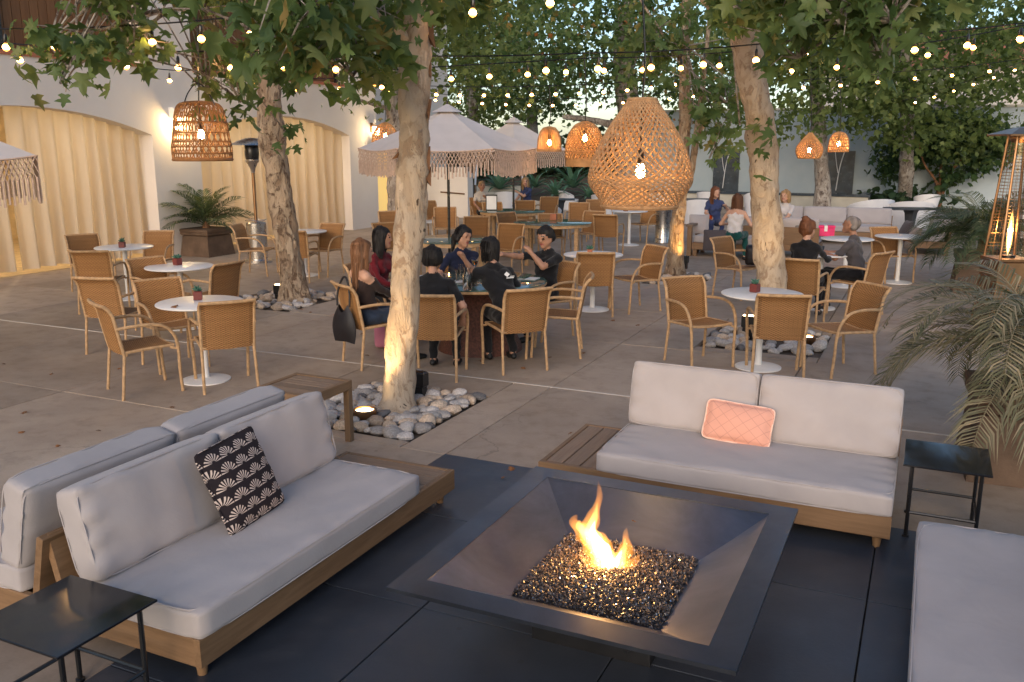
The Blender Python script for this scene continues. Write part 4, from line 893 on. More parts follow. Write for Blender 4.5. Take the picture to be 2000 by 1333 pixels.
# ================================================================ lounge: cushions, sofas, fire pit
import bmesh
def cushion(name, size, rad, puff, m, parent, loc, rot=(0, 0, 0), seed=0, cuts=14, piping=True, corner=0.0, wr=.006, edge=0.0):
    bm = bmesh.new(); bmesh.ops.create_cube(bm, size=2); bmesh.ops.subdivide_edges(bm, edges=bm.edges[:], cuts=cuts, use_grid_fill=True)
    h = [s / 2 for s in size]; r = random.Random(seed); ph = [r.uniform(0, 6) for _ in range(8)]
    for v in bm.verts:
        p = v.co.copy(); q = Vector([p[i] * h[i] for i in range(3)]); inner = Vector([max(-h[i] + rad, min(h[i] - rad, q[i])) for i in range(3)])
        d = q - inner
        if d.length > 1e-6: q = inner + d.normalized() * rad
        a, b = p.x, p.y; f = (1 - a * a) * (1 - b * b); q.z += p.z * puff * f ** .6
        if edge: q.z *= 1 - edge * (1 - f ** .35)
        if corner: q.x *= 1 - corner * (1 - a * a * 0) * b * b * 0; q.x -= corner * h[0] * p.x * (1 - b * b) * .5; q.y -= corner * h[1] * p.y * (1 - a * a) * .5
        w = wr * (math.sin(9 * q.x + 4 * q.y + ph[0]) * math.sin(7 * q.y + ph[1]) + .6 * math.sin(21 * q.x + 13 * q.y + ph[2]) * math.sin(5 * q.x - 17 * q.y + ph[3]))
        w += wr * 1.3 * math.exp(-((abs(a) - .95) / .13) ** 2) * math.sin(38 * q.y + ph[4] + 2 * math.sin(9 * q.y)) + wr * .8 * math.exp(-((abs(b) - .95) / .12) ** 2) * math.sin(30 * q.x + ph[5])
        q.z += w * (1 if p.z > -.9 else .2); v.co = q
    me = bpy.data.meshes.new(name); bm.to_mesh(me); bm.free(); me.materials.append(m); me.polygons.foreach_set('use_smooth', [True] * len(me.polygons))
    o = link(name, me, parent); o.location = loc; o.rotation_euler = rot
    if piping:
        for z in ((1,) if piping == 1 else (1, -1)):
            path = []
            for i in range(64):
                t = i / 64 * 2 * math.pi; c, s = math.cos(t), math.sin(t); k = 10; den = (abs(c) ** k + abs(s) ** k) ** (1 / k)
                path.append((c / den * (h[0] - rad * .18), s / den * (h[1] - rad * .18), z * (h[2] - rad * .25)))
            path.append(path[0]); MB().tube(path, .004, 5, False).build('piping', m, o)
    return o
def leg(mb_parent, x, y, h=.1, m='teak_z'):
    MB().lathe([(.02, 0), (.03, h)], 12, (x, y, 0)).build('leg', M[m], mb_parent)
def sofa(name, label, loc, rz, L, D, end, cl, base_top=.22, seat_top=.345, back_top=.76, cushions=2, endw=.44, y_off=0, wood='teak', group='teak lounge sofas'):
    """local: seat runs along +x from 0 to L, front at y=0, back at y=D; end: slatted shelf length beyond the cushion (at -x if negative)"""
    t = thing(name, label, 'sofa', loc, rz, group)
    x0 = -endw if end < 0 else 0; x1 = L + (endw if end > 0 else 0)
    MB().box(x0, x1, 0, .035, .085, base_top, bev=.004).build('front_rail', M[wood + '_x'], t, False)
    MB().box(x0, x1, D - .035, D, .085, base_top, bev=.004).build('rear_rail', M[wood + '_x'], t, False)
    for xa in (x0, x1 - .035): MB().box(xa + .001, xa + .034, .036, D - .036, .085, base_top - .001, bev=.004).build('side_rail', M[wood + '_y'], t, False)
    MB().box(x0 + .036, x1 - .036, .036, D - .036, .12, base_top - .03).build('platform', M[wood + '_x'], t, False)
    if end:
        e0, e1 = (x0 + .036, 0) if end < 0 else (L, x1 - .036); n = 3; w = (e1 - e0) / n
        for i in range(n): MB().box(e0 + i * w + .004, e0 + (i + 1) * w - .004, .037, D - .037, base_top - .028, base_top - .002, bev=.003).build('slat', M['grey_' + wood + '_y'], t, False)
    for x in (x0 + .07, x1 - .07):
        for y in (.07, D - .07): leg(t, x, y, .085)
    cx0, cx1 = (0, L)
    cushion('seat_cushion', (cx1 - cx0, D - .10, seat_top - base_top + .01), .026, .012, M['cushion'], t, ((cx0 + cx1) / 2, (D - .10) / 2 - .015, (seat_top + base_top) / 2 - .003), seed=sum(map(ord, label)) % 97, cuts=26, wr=.0042, piping=2)
    # leaning back board and cushions
    th = R(14); bh = back_top - base_top - .2
    bb = MB(); bb.box(cx0, cx1, -.02, .02, 0, bh, bev=.004); o = bb.build('back_board', M[wood + '_x'], t, False); o.location = (0, D - .03, base_top - .02); o.rotation_euler = (-th, 0, 0)
    w = (cx1 - cx0) / cushions
    for i in range(cushions):
        cushion('back_cushion', (w - .008, back_top - seat_top + .03, .15), .030, .032, M['cushion'], t, (cx0 + w * (i + .5), D - .145 + .0, (seat_top + back_top) / 2), (R(90) - th, 0, 0), seed=i + sum(map(ord, label)) % 89, cuts=22, wr=.0075, piping=2)
    return t
# left pair, back to back: local x -> site +y for the front one (front faces +x)
sofa('lounge_sofa', 'teak sofa with pale cushions left of the fire pit, holding the black patterned pillow', (-2.63, 2.52, 0), R(90), 1.80, .84, 1, 2)
sofa('lounge_sofa', 'teak sofa backing onto the left sofa, facing away from the fire', (-4.40, 4.32, 0), R(-90), 1.84, .84, 0, 2, endw=.0)
sofa('lounge_sofa', 'teak sofa with the pink pillow behind the fire pit', (-1.80, 5.13, 0), 0, 1.76, .90, -1, 2, endw=.40)
sofa('lounge_sofa', 'pale cushioned sofa cut off by the lower right corner', (.10, 4.86, 0), R(-90), 2.2, .95, 0, 2)
# pillows
def fan_mat():
    t = NT('fan_print'); tc = t.n('TexCoord'); sp = t.n('SeparateXYZ'); t.l(tc.outputs['Object'], sp.inputs[0])
    m = t.math; v = m('MULTIPLY', m('ADD', sp.outputs[1], .3), 1 / .074); row = m('FLOOR', v); fv = m('SUBTRACT', v, row)
    u = m('ADD', m('MULTIPLY', sp.outputs[0], 1 / .104), m('MULTIPLY', m('MODULO', row, 2.), .5)); fu = m('SUBTRACT', m('SUBTRACT', u, m('FLOOR', u)), .5)
    X = m('MULTIPLY', fu, 1.45); Yv = m('SUBTRACT', fv, .08); ang = m('ARCTAN2', Yv, X); rad = m('SQRT', m('ADD', m('MULTIPLY', X, X), m('MULTIPLY', Yv, Yv)))
    rays = m('GREATER_THAN', m('SINE', m('MULTIPLY', ang, 17.)), .1)
    ring = m('MULTIPLY', m('GREATER_THAN', rad, .16), m('LESS_THAN', rad, .70)); on = m('MULTIPLY', m('MULTIPLY', rays, ring), m('GREATER_THAN', Yv, .02))
    edge = m('MULTIPLY', m('GREATER_THAN', rad, .74), m('LESS_THAN', rad, .80)); edge = m('MULTIPLY', edge, m('GREATER_THAN', Yv, .05))
    f = on; t.bump(t.noise(t.coords(), 300, 2), .15); return t.fin(t.mix(f, (.022, .017, .02), (.58, .48, .42)), .9, 0, .2)
M['fan'] = fan_mat()
t_ = NT('pink_quilt'); tc_ = t_.n('TexCoord'); sp_ = t_.n('SeparateXYZ'); t_.l(tc_.outputs['Object'], sp_.inputs[0]); m_ = t_.math
def _ln(a): f = m_('SUBTRACT', a, m_('FLOOR', a)); return m_('LESS_THAN', m_('ABSOLUTE', m_('SUBTRACT', f, .5)), .035)
a_ = m_('MULTIPLY', m_('ADD', sp_.outputs[0], m_('MULTIPLY', sp_.outputs[1], 1.15)), 11.); b_ = m_('MULTIPLY', m_('SUBTRACT', sp_.outputs[0], m_('MULTIPLY', sp_.outputs[1], 1.15)), 11.)
ln_ = m_('MAXIMUM', _ln(a_), _ln(b_)); t_.bump(m_('ADD', m_('MULTIPLY', ln_, -1.), t_.noise(t_.coords(), 260, 2)), .3, .004)
M['pink'] = t_.fin(t_.mix(m_('MULTIPLY', ln_, .6), (.70, .36, .27), (.50, .25, .2)), .9, 0, .2); M['pink_trim'] = cloth('pink_trim', (.80, .56, .45))
def pillow(name, label, w, h, m, loc, rot, trim, seed):
    t = thing(name, label, 'pillow', loc)
    t.rotation_euler = rot; o = cushion('cover', (w, h, .085), .032, .034, m, t, (0, 0, 0), seed=seed, cuts=14, piping=False, corner=.07, wr=.004, edge=.8)
    if trim:
        path = []
        for i in range(72):
            a = i / 72 * 2 * math.pi; c, s = math.cos(a), math.sin(a); den = (abs(c) ** 9 + abs(s) ** 9) ** (1 / 9); x, y = c / den, s / den
            path.append((x * w / 2 * (1 - .035 * (1 - y * y)), y * h / 2 * (1 - .035 * (1 - x * x)), .003 * math.sin(i * 1.1)))
        path.append(path[0]); MB().tube(path, .0055 if trim != m else .005, 6, False).build('trim', trim, t)
pillow('throw_pillow', 'black throw pillow with cream fan print on the left sofa', .46, .46, M['fan'], (-3.12, 3.36, .565), Euler((R(66), R(-3), R(90 + 4)), 'XYZ'), M['fan'], 3)
pillow('throw_pillow', 'pink quilted lumbar pillow on the sofa behind the fire', .45, .27, M['pink'], (-1.02, 5.70, .475), Euler((R(66), R(3), R(-1)), 'XYZ'), M['pink_trim'], 5)
# ---- fire pit
PX0, PX1, PY0, PY1 = -2.0, -.49, 2.99, 4.63; IX0, IX1, IY0, IY1 = -1.87, -.62, 3.12, 4.50; GX0, GX1, GY0, GY1 = -1.57, -.88, 3.36, 4.07; ZR, ZG = .385, .29
def steel(name, c, rough):
    t = NT(name); v = t.coords(rnd=False); n = t.noise(v, 2.2, 6, .65, .6); n2 = t.noise(v, 9, 5, .6); col = t.mix(t.ramp(n, [(.3, 0.), (.75, 1.)]), tuple(x * .7 for x in c), tuple(x * 1.3 for x in c))
    return t.fin(col, t.math('MULTIPLY_ADD', n2, .10, rough - .03), .85, .5)
M['pit_rim'] = steel('pit_rim', (.075, .083, .10), .30); M['pit_basin'] = steel('pit_basin', (.165, .175, .21), .30)
cxp, cyp = (PX0 + PX1) / 2, (PY0 + PY1) / 2
pit = thing('fire_pit', 'square dark steel fire pit with a burning flame', 'fire pit', (cxp, cyp, 0))
def rel(x, y, z): return (x - cxp, y - cyp, z)
oc = [(PX0, PY0), (PX1, PY0), (PX1, PY1), (PX0, PY1)]; ic = [(IX0, IY0), (IX1, IY0), (IX1, IY1), (IX0, IY1)]; gc = [(GX0, GY0), (GX1, GY0), (GX1, GY1), (GX0, GY1)]
for k in range(4):
    j = (k + 1) % 4; a, b, c, d = oc[k], oc[j], ic[j], ic[k]
    MB().add([rel(*q, z) for z in (ZR - .018, ZR) for q in (a, b, c, d)], [(3, 2, 1, 0), (4, 5, 6, 7), (0, 1, 5, 4), (1, 2, 6, 5), (2, 3, 7, 6), (3, 0, 4, 7)]).build('rim_plate', M['pit_rim'], pit, False)
    n = 6; vs = []; fs = []
    for i in range(n + 1):
        f = i / n; z = lerp(ZR - .004, ZG - .03, f) - .006 * math.sin(math.pi * f)
        for (p_, q_) in ((ic[k], gc[k]), (ic[j], gc[j])): vs.append(rel(lerp(p_[0], q_[0], f), lerp(p_[1], q_[1], f), z))
    for i in range(n): fs.append((2 * i, 2 * i + 1, 2 * i + 3, 2 * i + 2))
    MB().add(vs, fs).build('basin_side', M['pit_basin'], pit)
MB().box(GX0 - cxp - .05, GX1 - cxp + .05, GY0 - cyp - .05, GY1 - cyp + .05, ZG - .07, ZG - .045).build('basin_floor', M['pit_basin'], pit, False)
MB().box(GX0 - cxp + .06, GX1 - cxp - .06, GY0 - cyp + .1, GY1 - cyp, 0.008, ZG - .072).build('pedestal', M['metal_black'], pit, False)
gsh = MB(); r = random.Random(77)
for k in range(9500):
    u, v = r.uniform(-1, 1), r.uniform(-1, 1); x = lerp(GX0, GX1, (u + 1) / 2) + r.gauss(0, .006); y = lerp(GY0, GY1, (v + 1) / 2) + r.gauss(0, .006)
    z = ZG - .024 + .03 * (1 - u * u) * (1 - v * v) + r.uniform(-.008, .012); s = r.uniform(.004, .0095)
    gsh.mi = 0 if r.random() < .66 else (1 if r.random() < .93 else 2)
    Mx = Euler((r.uniform(0, 6), r.uniform(0, 6), r.uniform(0, 6))).to_matrix()
    vs = [Mx @ (Vector(q) * s * r.uniform(.8, 1.2)) + Vector(rel(x, y, z)) for q in ((1.2, 0, 0), (-1, .2, 0), (0, 1, .1), (.1, -.9, 0), (0, .1, .8), (0, 0, -.8))]
    gsh.add(vs, [(0, 2, 4), (2, 1, 4), (1, 3, 4), (3, 0, 4), (2, 0, 5), (1, 2, 5), (3, 1, 5), (0, 3, 5)])
G1 = mat('fire_glass_dark', (.042, .034, .031), .38, 0, var=.5, vs=60, spec=.8); G2 = mat('fire_glass_amber', (.11, .078, .06), .34, 0, var=.4, vs=60, spec=.9); G3 = mat('fire_glass_mirror', (.7, .68, .7), .1, 1, var=.1)
o = gsh.build('fire_glass', [G1, G2, G3], pit, False); o['kind'] = 'stuff'
# flame: closed glowing volumes
fb = Vector(rel(-1.27, 3.72, ZG - .01))
def tongue(pts, rad, seed, m, name, parent, flat=.55):
    r = random.Random(seed); P = spline(pts, 6); n = len(P); mb = MB(); rr = []
    for i in range(n):
        f = i / (n - 1) * (len(rad) - 1); a = int(min(f, len(rad) - 2)); rr.append(max(.0015, .80 * lerp(rad[a], rad[a + 1], f - a)))
    mb.tube(P, rr, 14); ca, sa = math.cos(CA), math.sin(CA); nv = []
    for i, v in enumerate(mb.v):
        c = P[min(i // 14, n - 1)]; d = Vector(v) - c; a = (i % 14) / 14 * 6.283; d = d * (1 + .16 * math.sin(2 * a + i // 14 * .7 + seed) + .1 * math.sin(3 * a - i // 14 * .9))
        x = d.x * ca + d.y * sa; y = -d.x * sa + d.y * ca; y *= flat; nv.append((c.x + x * ca - y * sa, c.y + x * sa + y * ca, c.z + d.z))
    mb.v = nv; return mb.build(name, m, parent)
FR = Vector((math.cos(CA), math.sin(CA), 0)); 
def fp(s, z, d=0): return fb + FR * s + Vector((-math.sin(CA), math.cos(CA), 0)) * d + Vector((0, 0, z))
fl_ = tongue([fp(.03, -.02), fp(.02, .05), fp(-.02, .13), fp(-.06, .2), fp(-.035, .29), fp(-.012, .38), fp(-.02, .46)], [.04, .085, .085, .07, .05, .028, .016, .002], 1, M['fl_out'], 'flame', pit)
tongue([fp(.02, 0), fp(.0, .1), fp(-.08, .2), fp(-.13, .25), fp(-.115, .29)], [.03, .06, .055, .03, .002], 2, M['fl_out'], 'flame', pit)
tongue([fp(.06, 0), fp(.09, .05), fp(.12, .12), fp(.115, .18), fp(.12, .225)], [.04, .06, .04, .02, .002], 3, M['fl_out'], 'flame', pit)
tongue([fp(.1, -.01), fp(.13, .03), fp(.17, .06), fp(.185, .09)], [.03, .035, .02, .002], 4, M['fl_out'], 'flame', pit)
tongue([fp(-.03, 0), fp(-.05, .04), fp(-.09, .07), fp(-.1, .1)], [.02, .03, .015, .002], 5, M['fl_out'], 'flame', pit)
tongue([fp(.03, -.01), fp(.02, .06), fp(-.02, .14), fp(-.05, .21), fp(-.03, .29), fp(-.02, .35)], [.03, .06, .06, .045, .03, .012, .002], 6, M['fl_mid'], 'flame', pit)
tongue([fp(.07, 0), fp(.09, .06), fp(.11, .12), fp(.112, .17)], [.03, .04, .025, .012, .002], 7, M['fl_mid'], 'flame', pit)
tongue([fp(-.01, .12), fp(-.07, .19), fp(-.105, .235), fp(-.1, .26)], [.02, .035, .02, .002], 8, M['fl_mid'], 'flame', pit)
tongue([fp(.04, .0), fp(.03, .07), fp(-.01, .14), fp(-.04, .2), fp(-.03, .26)], [.02, .04, .042, .03, .015, .002], 9, M['fl_core'], 'flame_core', pit)
tongue([fp(.065, .01), fp(.08, .06), fp(.1, .11)], [.015, .022, .012, .002], 10, M['fl_core'], 'flame_core', pit)
l = bpy.data.lights.new('fire_light', 'POINT'); l.energy = 7.5; l.color = (1, .48, .14); l.shadow_soft_size = .07; lo = link('flame_light', l, pit); lo.location = fp(.0, .14)
# ---- tables
def black_table(label, x0, x1, y0, y1, z):
    cx, cy_ = (x0 + x1) / 2, (y0 + y1) / 2; t = thing('side_table', label, 'side table', (cx, cy_, 0), 0, 'black metal side tables'); a, b = (x1 - x0) / 2, (y1 - y0) / 2
    MB().box(-a, a, -b, b, z - .012, z, bev=.002).build('table_top', M['table_top_black'], t, False)
    for sx in (-1, 1):
        for sy in (-1, 1):
            MB().tube([(sx * (a - .05), sy * (b - .05), .012), (sx * (a - .05), sy * (b - .05), z - .012)], .011, 8).build('leg', M['metal_black'], t)
            MB().lathe([(.02, 0), (.02, .012), (.011, .016)], 10, (sx * (a - .05), sy * (b - .05), .0)).build('foot', M['metal_black'], t)
        MB().tube([(sx * (a - .05), -b + .05, .16), (sx * (a - .05), b - .05, .16)], .009, 6).build('stretcher', M['metal_black'], t)
    for sy in (-1, 1): MB().tube([(-a + .05, sy * (b - .05), .16), (a - .05, sy * (b - .05), .16)], .009, 6).build('stretcher', M['metal_black'], t)
black_table('black metal side table in the lower left corner', -3.20, -2.70, 1.92, 2.385, .465)
black_table('black metal side table right of the sofa, reflecting flames', -.01, .45, 5.36, 5.86, .465)
t = thing('slatted_table', 'square slatted teak side table behind the left sofas', 'side table', (-4.19, 5.23, 0)); n = 4
for i in range(n): MB().box(-.22, .22, -.22 + i * .11 + .003, -.22 + (i + 1) * .11 - .003, .465, .488, bev=.003).build('slat', M['grey_teak_x'], t, False)
for s in (-1, 1):
    MB().box(-.265, .265, s * .2435 - .0215, s * .2435 + .0215, .42, .494, bev=.003).build('apron', M['teak_x'], t, False)
    MB().box(s * .2435 - .0215, s * .2435 + .0215, -.221, .221, .42, .493, bev=.003).build('apron', M['teak_y'], t, False)
    for s2 in (-1, 1): MB().box(s * .2405 - .0245, s * .2405 + .0245, s2 * .2405 - .0245, s2 * .2405 + .0245, 0, .4195, bev=.003).build('leg', M['teak_z'], t, False)
# ================================================================ dining chairs and tables
def panel(name, P, nu, nv, th, m, parent):
    """thick woven panel from a function P(s,t)->(point, normal), with UV"""
    vs = []; fs = []; uv = []
    for side in (0, 1):
        for i in range(nu + 1):
            for j in range(nv + 1):
                p, n = P(i / nu, j / nv); vs.append(p + n * (th / 2 if side == 0 else -th / 2)); uv.append((i / nu, j / nv))
    N = (nu + 1) * (nv + 1)
    for i in range(nu):
        for j in range(nv):
            a = i * (nv + 1) + j; b = a + nv + 1; fs.append((a, b, b + 1, a + 1)); fs.append((N + a, N + a + 1, N + b + 1, N + b))
    me = MB().add(vs, fs).mesh(name, m); l = me.uv_layers.new(name='UVMap'); idx = np.zeros(len(me.loops), np.int32); me.loops.foreach_get('vertex_index', idx)
    l.data.foreach_set('uv', np.array(uv, np.float32)[idx].ravel()); return link(name, me, parent)
def make_chair():
    t = thing('wicker_armchair', 'tan wicker armchair', 'chair', (0, 0, 0), 0)
    w = .235; sh = .445
    def seat(s, q): x = lerp(-w, w, s); y = lerp(-.21, .235, q); z = sh + .012 * (2 * q - 1) - .018 * (1 - (2 * s - 1) ** 2) * (1 - .4 * q) - .04 * max(0, q - .85) ** 1.0; return Vector((x, y, z)), Vector((0, 0, 1))
    panel('seat', seat, 8, 8, .016, M['wicker'], t)
    def bk(s, q): 
        x = lerp(-w, w, s) * (1 + .04 * q); z = lerp(sh - .03, .868, q); y = -.205 - .085 * q - .05 * max(0, q - .78) / .22 * max(0, q - .78) / .22 - .025 * (1 - (2 * s - 1) ** 2); return Vector((x, y, z)), Vector((0, 1, .2)).normalized()
    panel('backrest', bk, 8, 14, .016, M['wicker'], t)
    pts = [bk(0, q)[0] for q in (0, .2, .4, .6, .8, .92, 1)]; pts2 = [bk(s, 1)[0] for s in (0, .25, .5, .75, 1)]; pts3 = [bk(1, q)[0] for q in (1, .92, .8, .6, .4, .2, 0)]
    MB().tube(pts + pts2[1:-1] + pts3, .0165, 8).build('back_frame', M['wicker_tube'], t)
    MB().tube([seat(0, 0)[0], seat(0, .5)[0], seat(0, 1)[0], seat(.25, 1)[0], seat(.5, 1)[0], seat(.75, 1)[0], seat(1, 1)[0], seat(1, .5)[0], seat(1, 0)[0], seat(.5, 0)[0], seat(0, 0)[0]], .0145, 8, False).build('seat_frame', M['wicker_tube'], t)
    for s in (-1, 1):
        MB().tube([(s * w, -.2, sh - .02), (s * (w + .005), -.225, .22), (s * (w + .01), -.25, 0)], .0145, 8).build('rear_leg', M['wicker_tube'], t)
        arm = spline([(s * (w + .01), -.262, .655), (s * (w + .035), -.1, .672), (s * (w + .045), .06, .668), (s * (w + .045), .17, .63), (s * (w + .04), .245, .53), (s * (w + .03), .268, .40), (s * (w + .02), .272, .2), (s * (w + .015), .285, 0)], 5)
        a = MB().tube(arm, .0155, 8).build('armrest', M['wicker_tube'], t)
        MB().tube([(s * (w + .005), .2, sh - .01), (s * (w + .03), .27, .415)], .012, 6).build('arm_joint', M['wicker_tube'], a)
    MB().box(-.02, .02, -.232, -.2285, sh - .032, sh - .014).build('maker_tag', M['white_paint'], t, False)
    return t
CHAIR = make_chair(); CG = 'tan wicker armchairs'
def chair(label, pos, face, z=0):
    """pos: seat centre on the floor; face: point it looks at or an angle"""
    p = Vector((pos[0], pos[1], 0))
    rz = R(face) if not hasattr(face, '__len__') else math.atan2(face[1] - p.y, face[0] - p.x) - math.pi / 2
    o = place(CHAIR, p, rz, label, CG); return o
def ped_table(label, pos, d=.82, h=.78, top='white_paint', group='white pedestal tables'):
    t = thing('pedestal_table', label, 'table', (pos[0], pos[1], 0), 0, group); r = d / 2
    MB().lathe([(r - .012, h - .022), (r, h - .014), (r, h - .004), (r - .006, h)], 44).build('table_top', M[top], t)
    MB().lathe([(.04, .02), (.034, .1), (.034, h - .03), (.1, h - .022)], 20).build('column', M['white_paint'], t)
    MB().lathe([(.235, 0), (.235, .012), (.2, .02), (.045, .035)], 36).build('base', M['white_paint'], t)
    return t
def pot(label, loc, h=.085, kind='pot_red', s=.04, leaf=True, seed=1):
    t = thing('potted_succulent', label, 'plant pot', loc, seed * .7, 'small potted succulents')
    MB().box(-s, s, -s, s, 0, h, bev=.006).build('pot', M[kind], t, False)
    if leaf:
        r = random.Random(seed)
        for k in range(14):
            a = k * 2.4; e = lerp(.3, 1.3, k / 14); L = r.uniform(.045, .075); c = Vector((math.cos(a) * math.cos(e), math.sin(a) * math.cos(e), math.sin(e)))
            MB().tube([(0, 0, h), Vector((0, 0, h)) + c * L * .6, Vector((0, 0, h)) + c * L], [.006, .011, .002], 5).build('leaf', M['agave'], t)
# small tables
TL1 = (-6.3, 6.40); TL2 = (-8.42, 8.25); TL3 = (-10.78, 9.52); TR_ = (-1.48, 9.22); TC = (-4.17, 11.60); TM = (-9.9, 12.6); TMAN = (-1.32, 13.05); TF = (-6.19, 19.6)
ped_table('white round table nearest on the left with a dry leaf on it', TL1); ped_table('white round table second from the front on the left', TL2); ped_table('white round table furthest left by the curtains', TL3)
ped_table('white round table behind the pink pillow sofa, with a green succulent', TR_); ped_table('white round table right of the group table with a clay pot', TC); ped_table('white round table behind the leaning trunk', TM)
ped_table('white round table where the grey shirted man sits', TMAN); ped_table('far white round table left of the steel bin', TF)
q = PX(1655, 466, .78); TE = (q.x, q.y); ped_table('white round table right behind the grey shirted man', TE)
q = PX(1720, 463, .78); TE2 = (q.x + .3, q.y + .3); ped_table('white round table beyond the man, beside the striped sofa', TE2)
for lab, c, s in (('red pot with succulent on the nearest left table', (387, 578), 1), ('red pot on the second left table', (347, 510), 2), ('red pot on the far left table', (239, 476), 3), ('red pot with bright succulent on the table behind the pink pillow', (1474, 563), 4), ('dark pot on the far white table near the steel bin', (1222, 405), 6)):
    q = PX(c[0], c[1] + 8, .78); pot(lab, (q.x, q.y, .781), seed=s)
q = PX(1152, 498, .78); pot('terracotta pot on the white table right of the group', (q.x, q.y, .781), .075, 'clay', .035, True, 5)
q = PX(1081, 432, .78); pot('clay pot on the large green glass table', (q.x, q.y, .80), .12, 'clay', .06, False, 7)
# chairs round the small tables: floor point or seat point -> place
def S(u, v): q = PX(u, v, .45); return (q.x, q.y)
def Fp(u, v): q = PX(u, v, 0); return (q.x, q.y)
chair('wicker armchair with its back to the viewer at the nearest left table', S(438, 664), (-6.33, 6.62))
chair('wicker armchair left of the nearest left table, seen from the side', S(272, 672), TL1)
chair('wicker armchair behind the nearest left table, showing its woven front', S(335, 632), (-5.9, 6.2))
chair('wicker armchair left of the second left table', S(228, 608), TL2)
chair('wicker armchair behind the second left table', S(316, 575), (-8.0, 7.9))
chair('wicker armchair right of the second left table, facing left', S(412, 577), TL2)
chair('wicker armchair left of the far left table', S(198, 545), TL3)
chair('wicker armchair beside the curtain gap at the far left table', S(178, 515), (-10.5, 9.2))
chair('wicker armchair right of the far left table by the planter', S(300, 507), TL3)
chair('wicker armchair left of the table behind the pink pillow', S(1365, 628), (-1.25, 8.35))
chair('wicker armchair with its back to the pink pillow sofa', S(1518, 648), (-1.45, 9.6))
chair('wicker armchair right of the table behind the pink pillow', S(1645, 640), (-1.75, 8.45))
chair('empty wicker armchair with its back to the viewer at the clay pot table', S(1160, 549), (-4.3, 11.9))
chair('empty wicker armchair turned left, right of the clay pot table', S(1243, 543), (-4.5, 10.7))
chair('wicker armchair left of the mushroom heater table', S(500, 487), TM)
chair('wicker armchair right of the leaning trunk, furthest of two', S(632, 487), (-9.6, 12.0))
chair('wicker armchair right of the leaning trunk, seen edge on', S(583, 497), (-9.9, 12.9))
chair('wicker armchair with a black bag on it left of the thick trunk', S(1440, 522), (-1.4, 13.0))
chair('wicker armchair of the woman with the bun', S(1566, 565), TMAN)
chair('wicker armchair of the grey shirted man', S(1676, 550), TMAN)
chair('empty wicker armchair behind the grey shirted man', S(1742, 497), TE2)
chair('wicker armchair with its back to the viewer at the far table by the bin', S(1188, 458), TF)
chair('wicker armchair right of the far table, beside the steel bin', S(1258, 437), TF)
chair('wicker armchair at the far side of the table by the bin', S(1170, 425), TF)
# the big group table: glass on a dark wicker drum
GT = (-4.50, 8.80)
t = thing('group_table', 'round glass topped table on a dark wicker drum, seating the group', 'table', (*GT, 0))
MB().lathe([(.74, .762), (.75, .768), (.75, .776), (.74, .78)], 56).build('table_top', M['glass_top'], t)
MB().tube([(.735 * math.cos(a / 28 * math.pi), .735 * math.sin(a / 28 * math.pi), .748) for a in range(57)], .016, 6, False).build('rim', M['wicker_tube'], t)
MB().lathe([(.48, 0), (.47, .04), (.36, .3), (.32, .5), (.38, .68), (.5, .745), (.7, .76)], 36).build('drum', M['wicker_dark'], t)
K = {}
K['brown'] = chair('wicker armchair of the long haired woman with the bag', S(728, 628), GT)
K['red'] = chair('wicker armchair of the person in red', (-5.86, 8.86), GT)
K['black1'] = chair('wicker armchair with its back to us just right of the foreground trunk', S(852, 648), (-4.75, 8.8))
K['black2'] = chair('wicker armchair with its back to us of the person in the printed black shirt', S(1007, 635), GT)
chair('wicker armchair at the right of the group table, seen edge on', S(1092, 612), (-4.6, 8.6))
K['man'] = chair('wicker armchair of the man with raised hand', (-4.1, 9.72), GT)
K['navy'] = chair('wicker armchair of the smiling woman in navy', (-5.22, 9.60), GT)
# glass tables on wooden legs under the parasols
def glass_table(label, pos, r, h=.79, group='round glass tables'):
    t = thing('glass_table', label, 'table', (*pos, 0), 0, group)
    MB().lathe([(r - .01, h - .012), (r, h - .008), (r, h - .002), (r - .006, h)], 48).build('table_top', M['glass_top'], t)
    MB().lathe([(r - .06, h - .07), (r - .03, h - .07), (r - .03, h - .013), (r - .06, h - .013)], 48, cap=False).build('apron', M['wicker_tube'], t)
    for k in range(4):
        a = R(45 + 90 * k + 20); x, y = (r - .1) * math.cos(a), (r - .1) * math.sin(a); MB().box(x - .035, x + .035, y - .035, y + .035, 0, h - .014, bev=.004).build('leg', M['wicker_tube'], t, False)
UT = PX(880, 467, .79); T2 = PX(1080, 434, .79); T3g = PX(1000, 412, .79)
glass_table('glass table under the front fringed parasol', UT.xy, .72); glass_table('large green glass table in the middle distance', T2.xy, .76); glass_table('far glass table of the two older women', T3g.xy, .75)
chair('wicker armchair left of the parasol table, half behind the trunk', S(768, 455), UT.xy)
chair('wicker armchair nearest the trunk at the parasol table', S(768, 485), UT.xy)
chair('wicker armchair behind the parasol pole, facing us', S(870, 445), UT.xy)
chair('low backed view of a wicker armchair behind the smiling woman', S(928, 470), (UT.x, UT.y + .3))
chair('wicker armchair turned to the parasol table, right of the smiling woman', S(985, 488), (UT.x + .2, UT.y))
chair('wicker armchair left of the green glass table', S(1005, 458), T2.xy)
chair('wicker armchair in front of the green glass table, back to us', S(1076, 462), T2.xy)
chair('wicker armchair right of the green glass table', S(1148, 455), T2.xy)
chair('wicker armchair behind the green glass table on the right', S(1128, 433), T2.xy)
chair('wicker armchair behind the green glass table on the left', S(1028, 428), T2.xy)
chair('wicker armchair of the white bloused woman', S(940, 420), T3g.xy)
chair('wicker armchair with its back to us at the older women table', S(968, 432), T3g.xy)
chair('wicker armchair right of the older women table', S(1068, 418), T3g.xy)
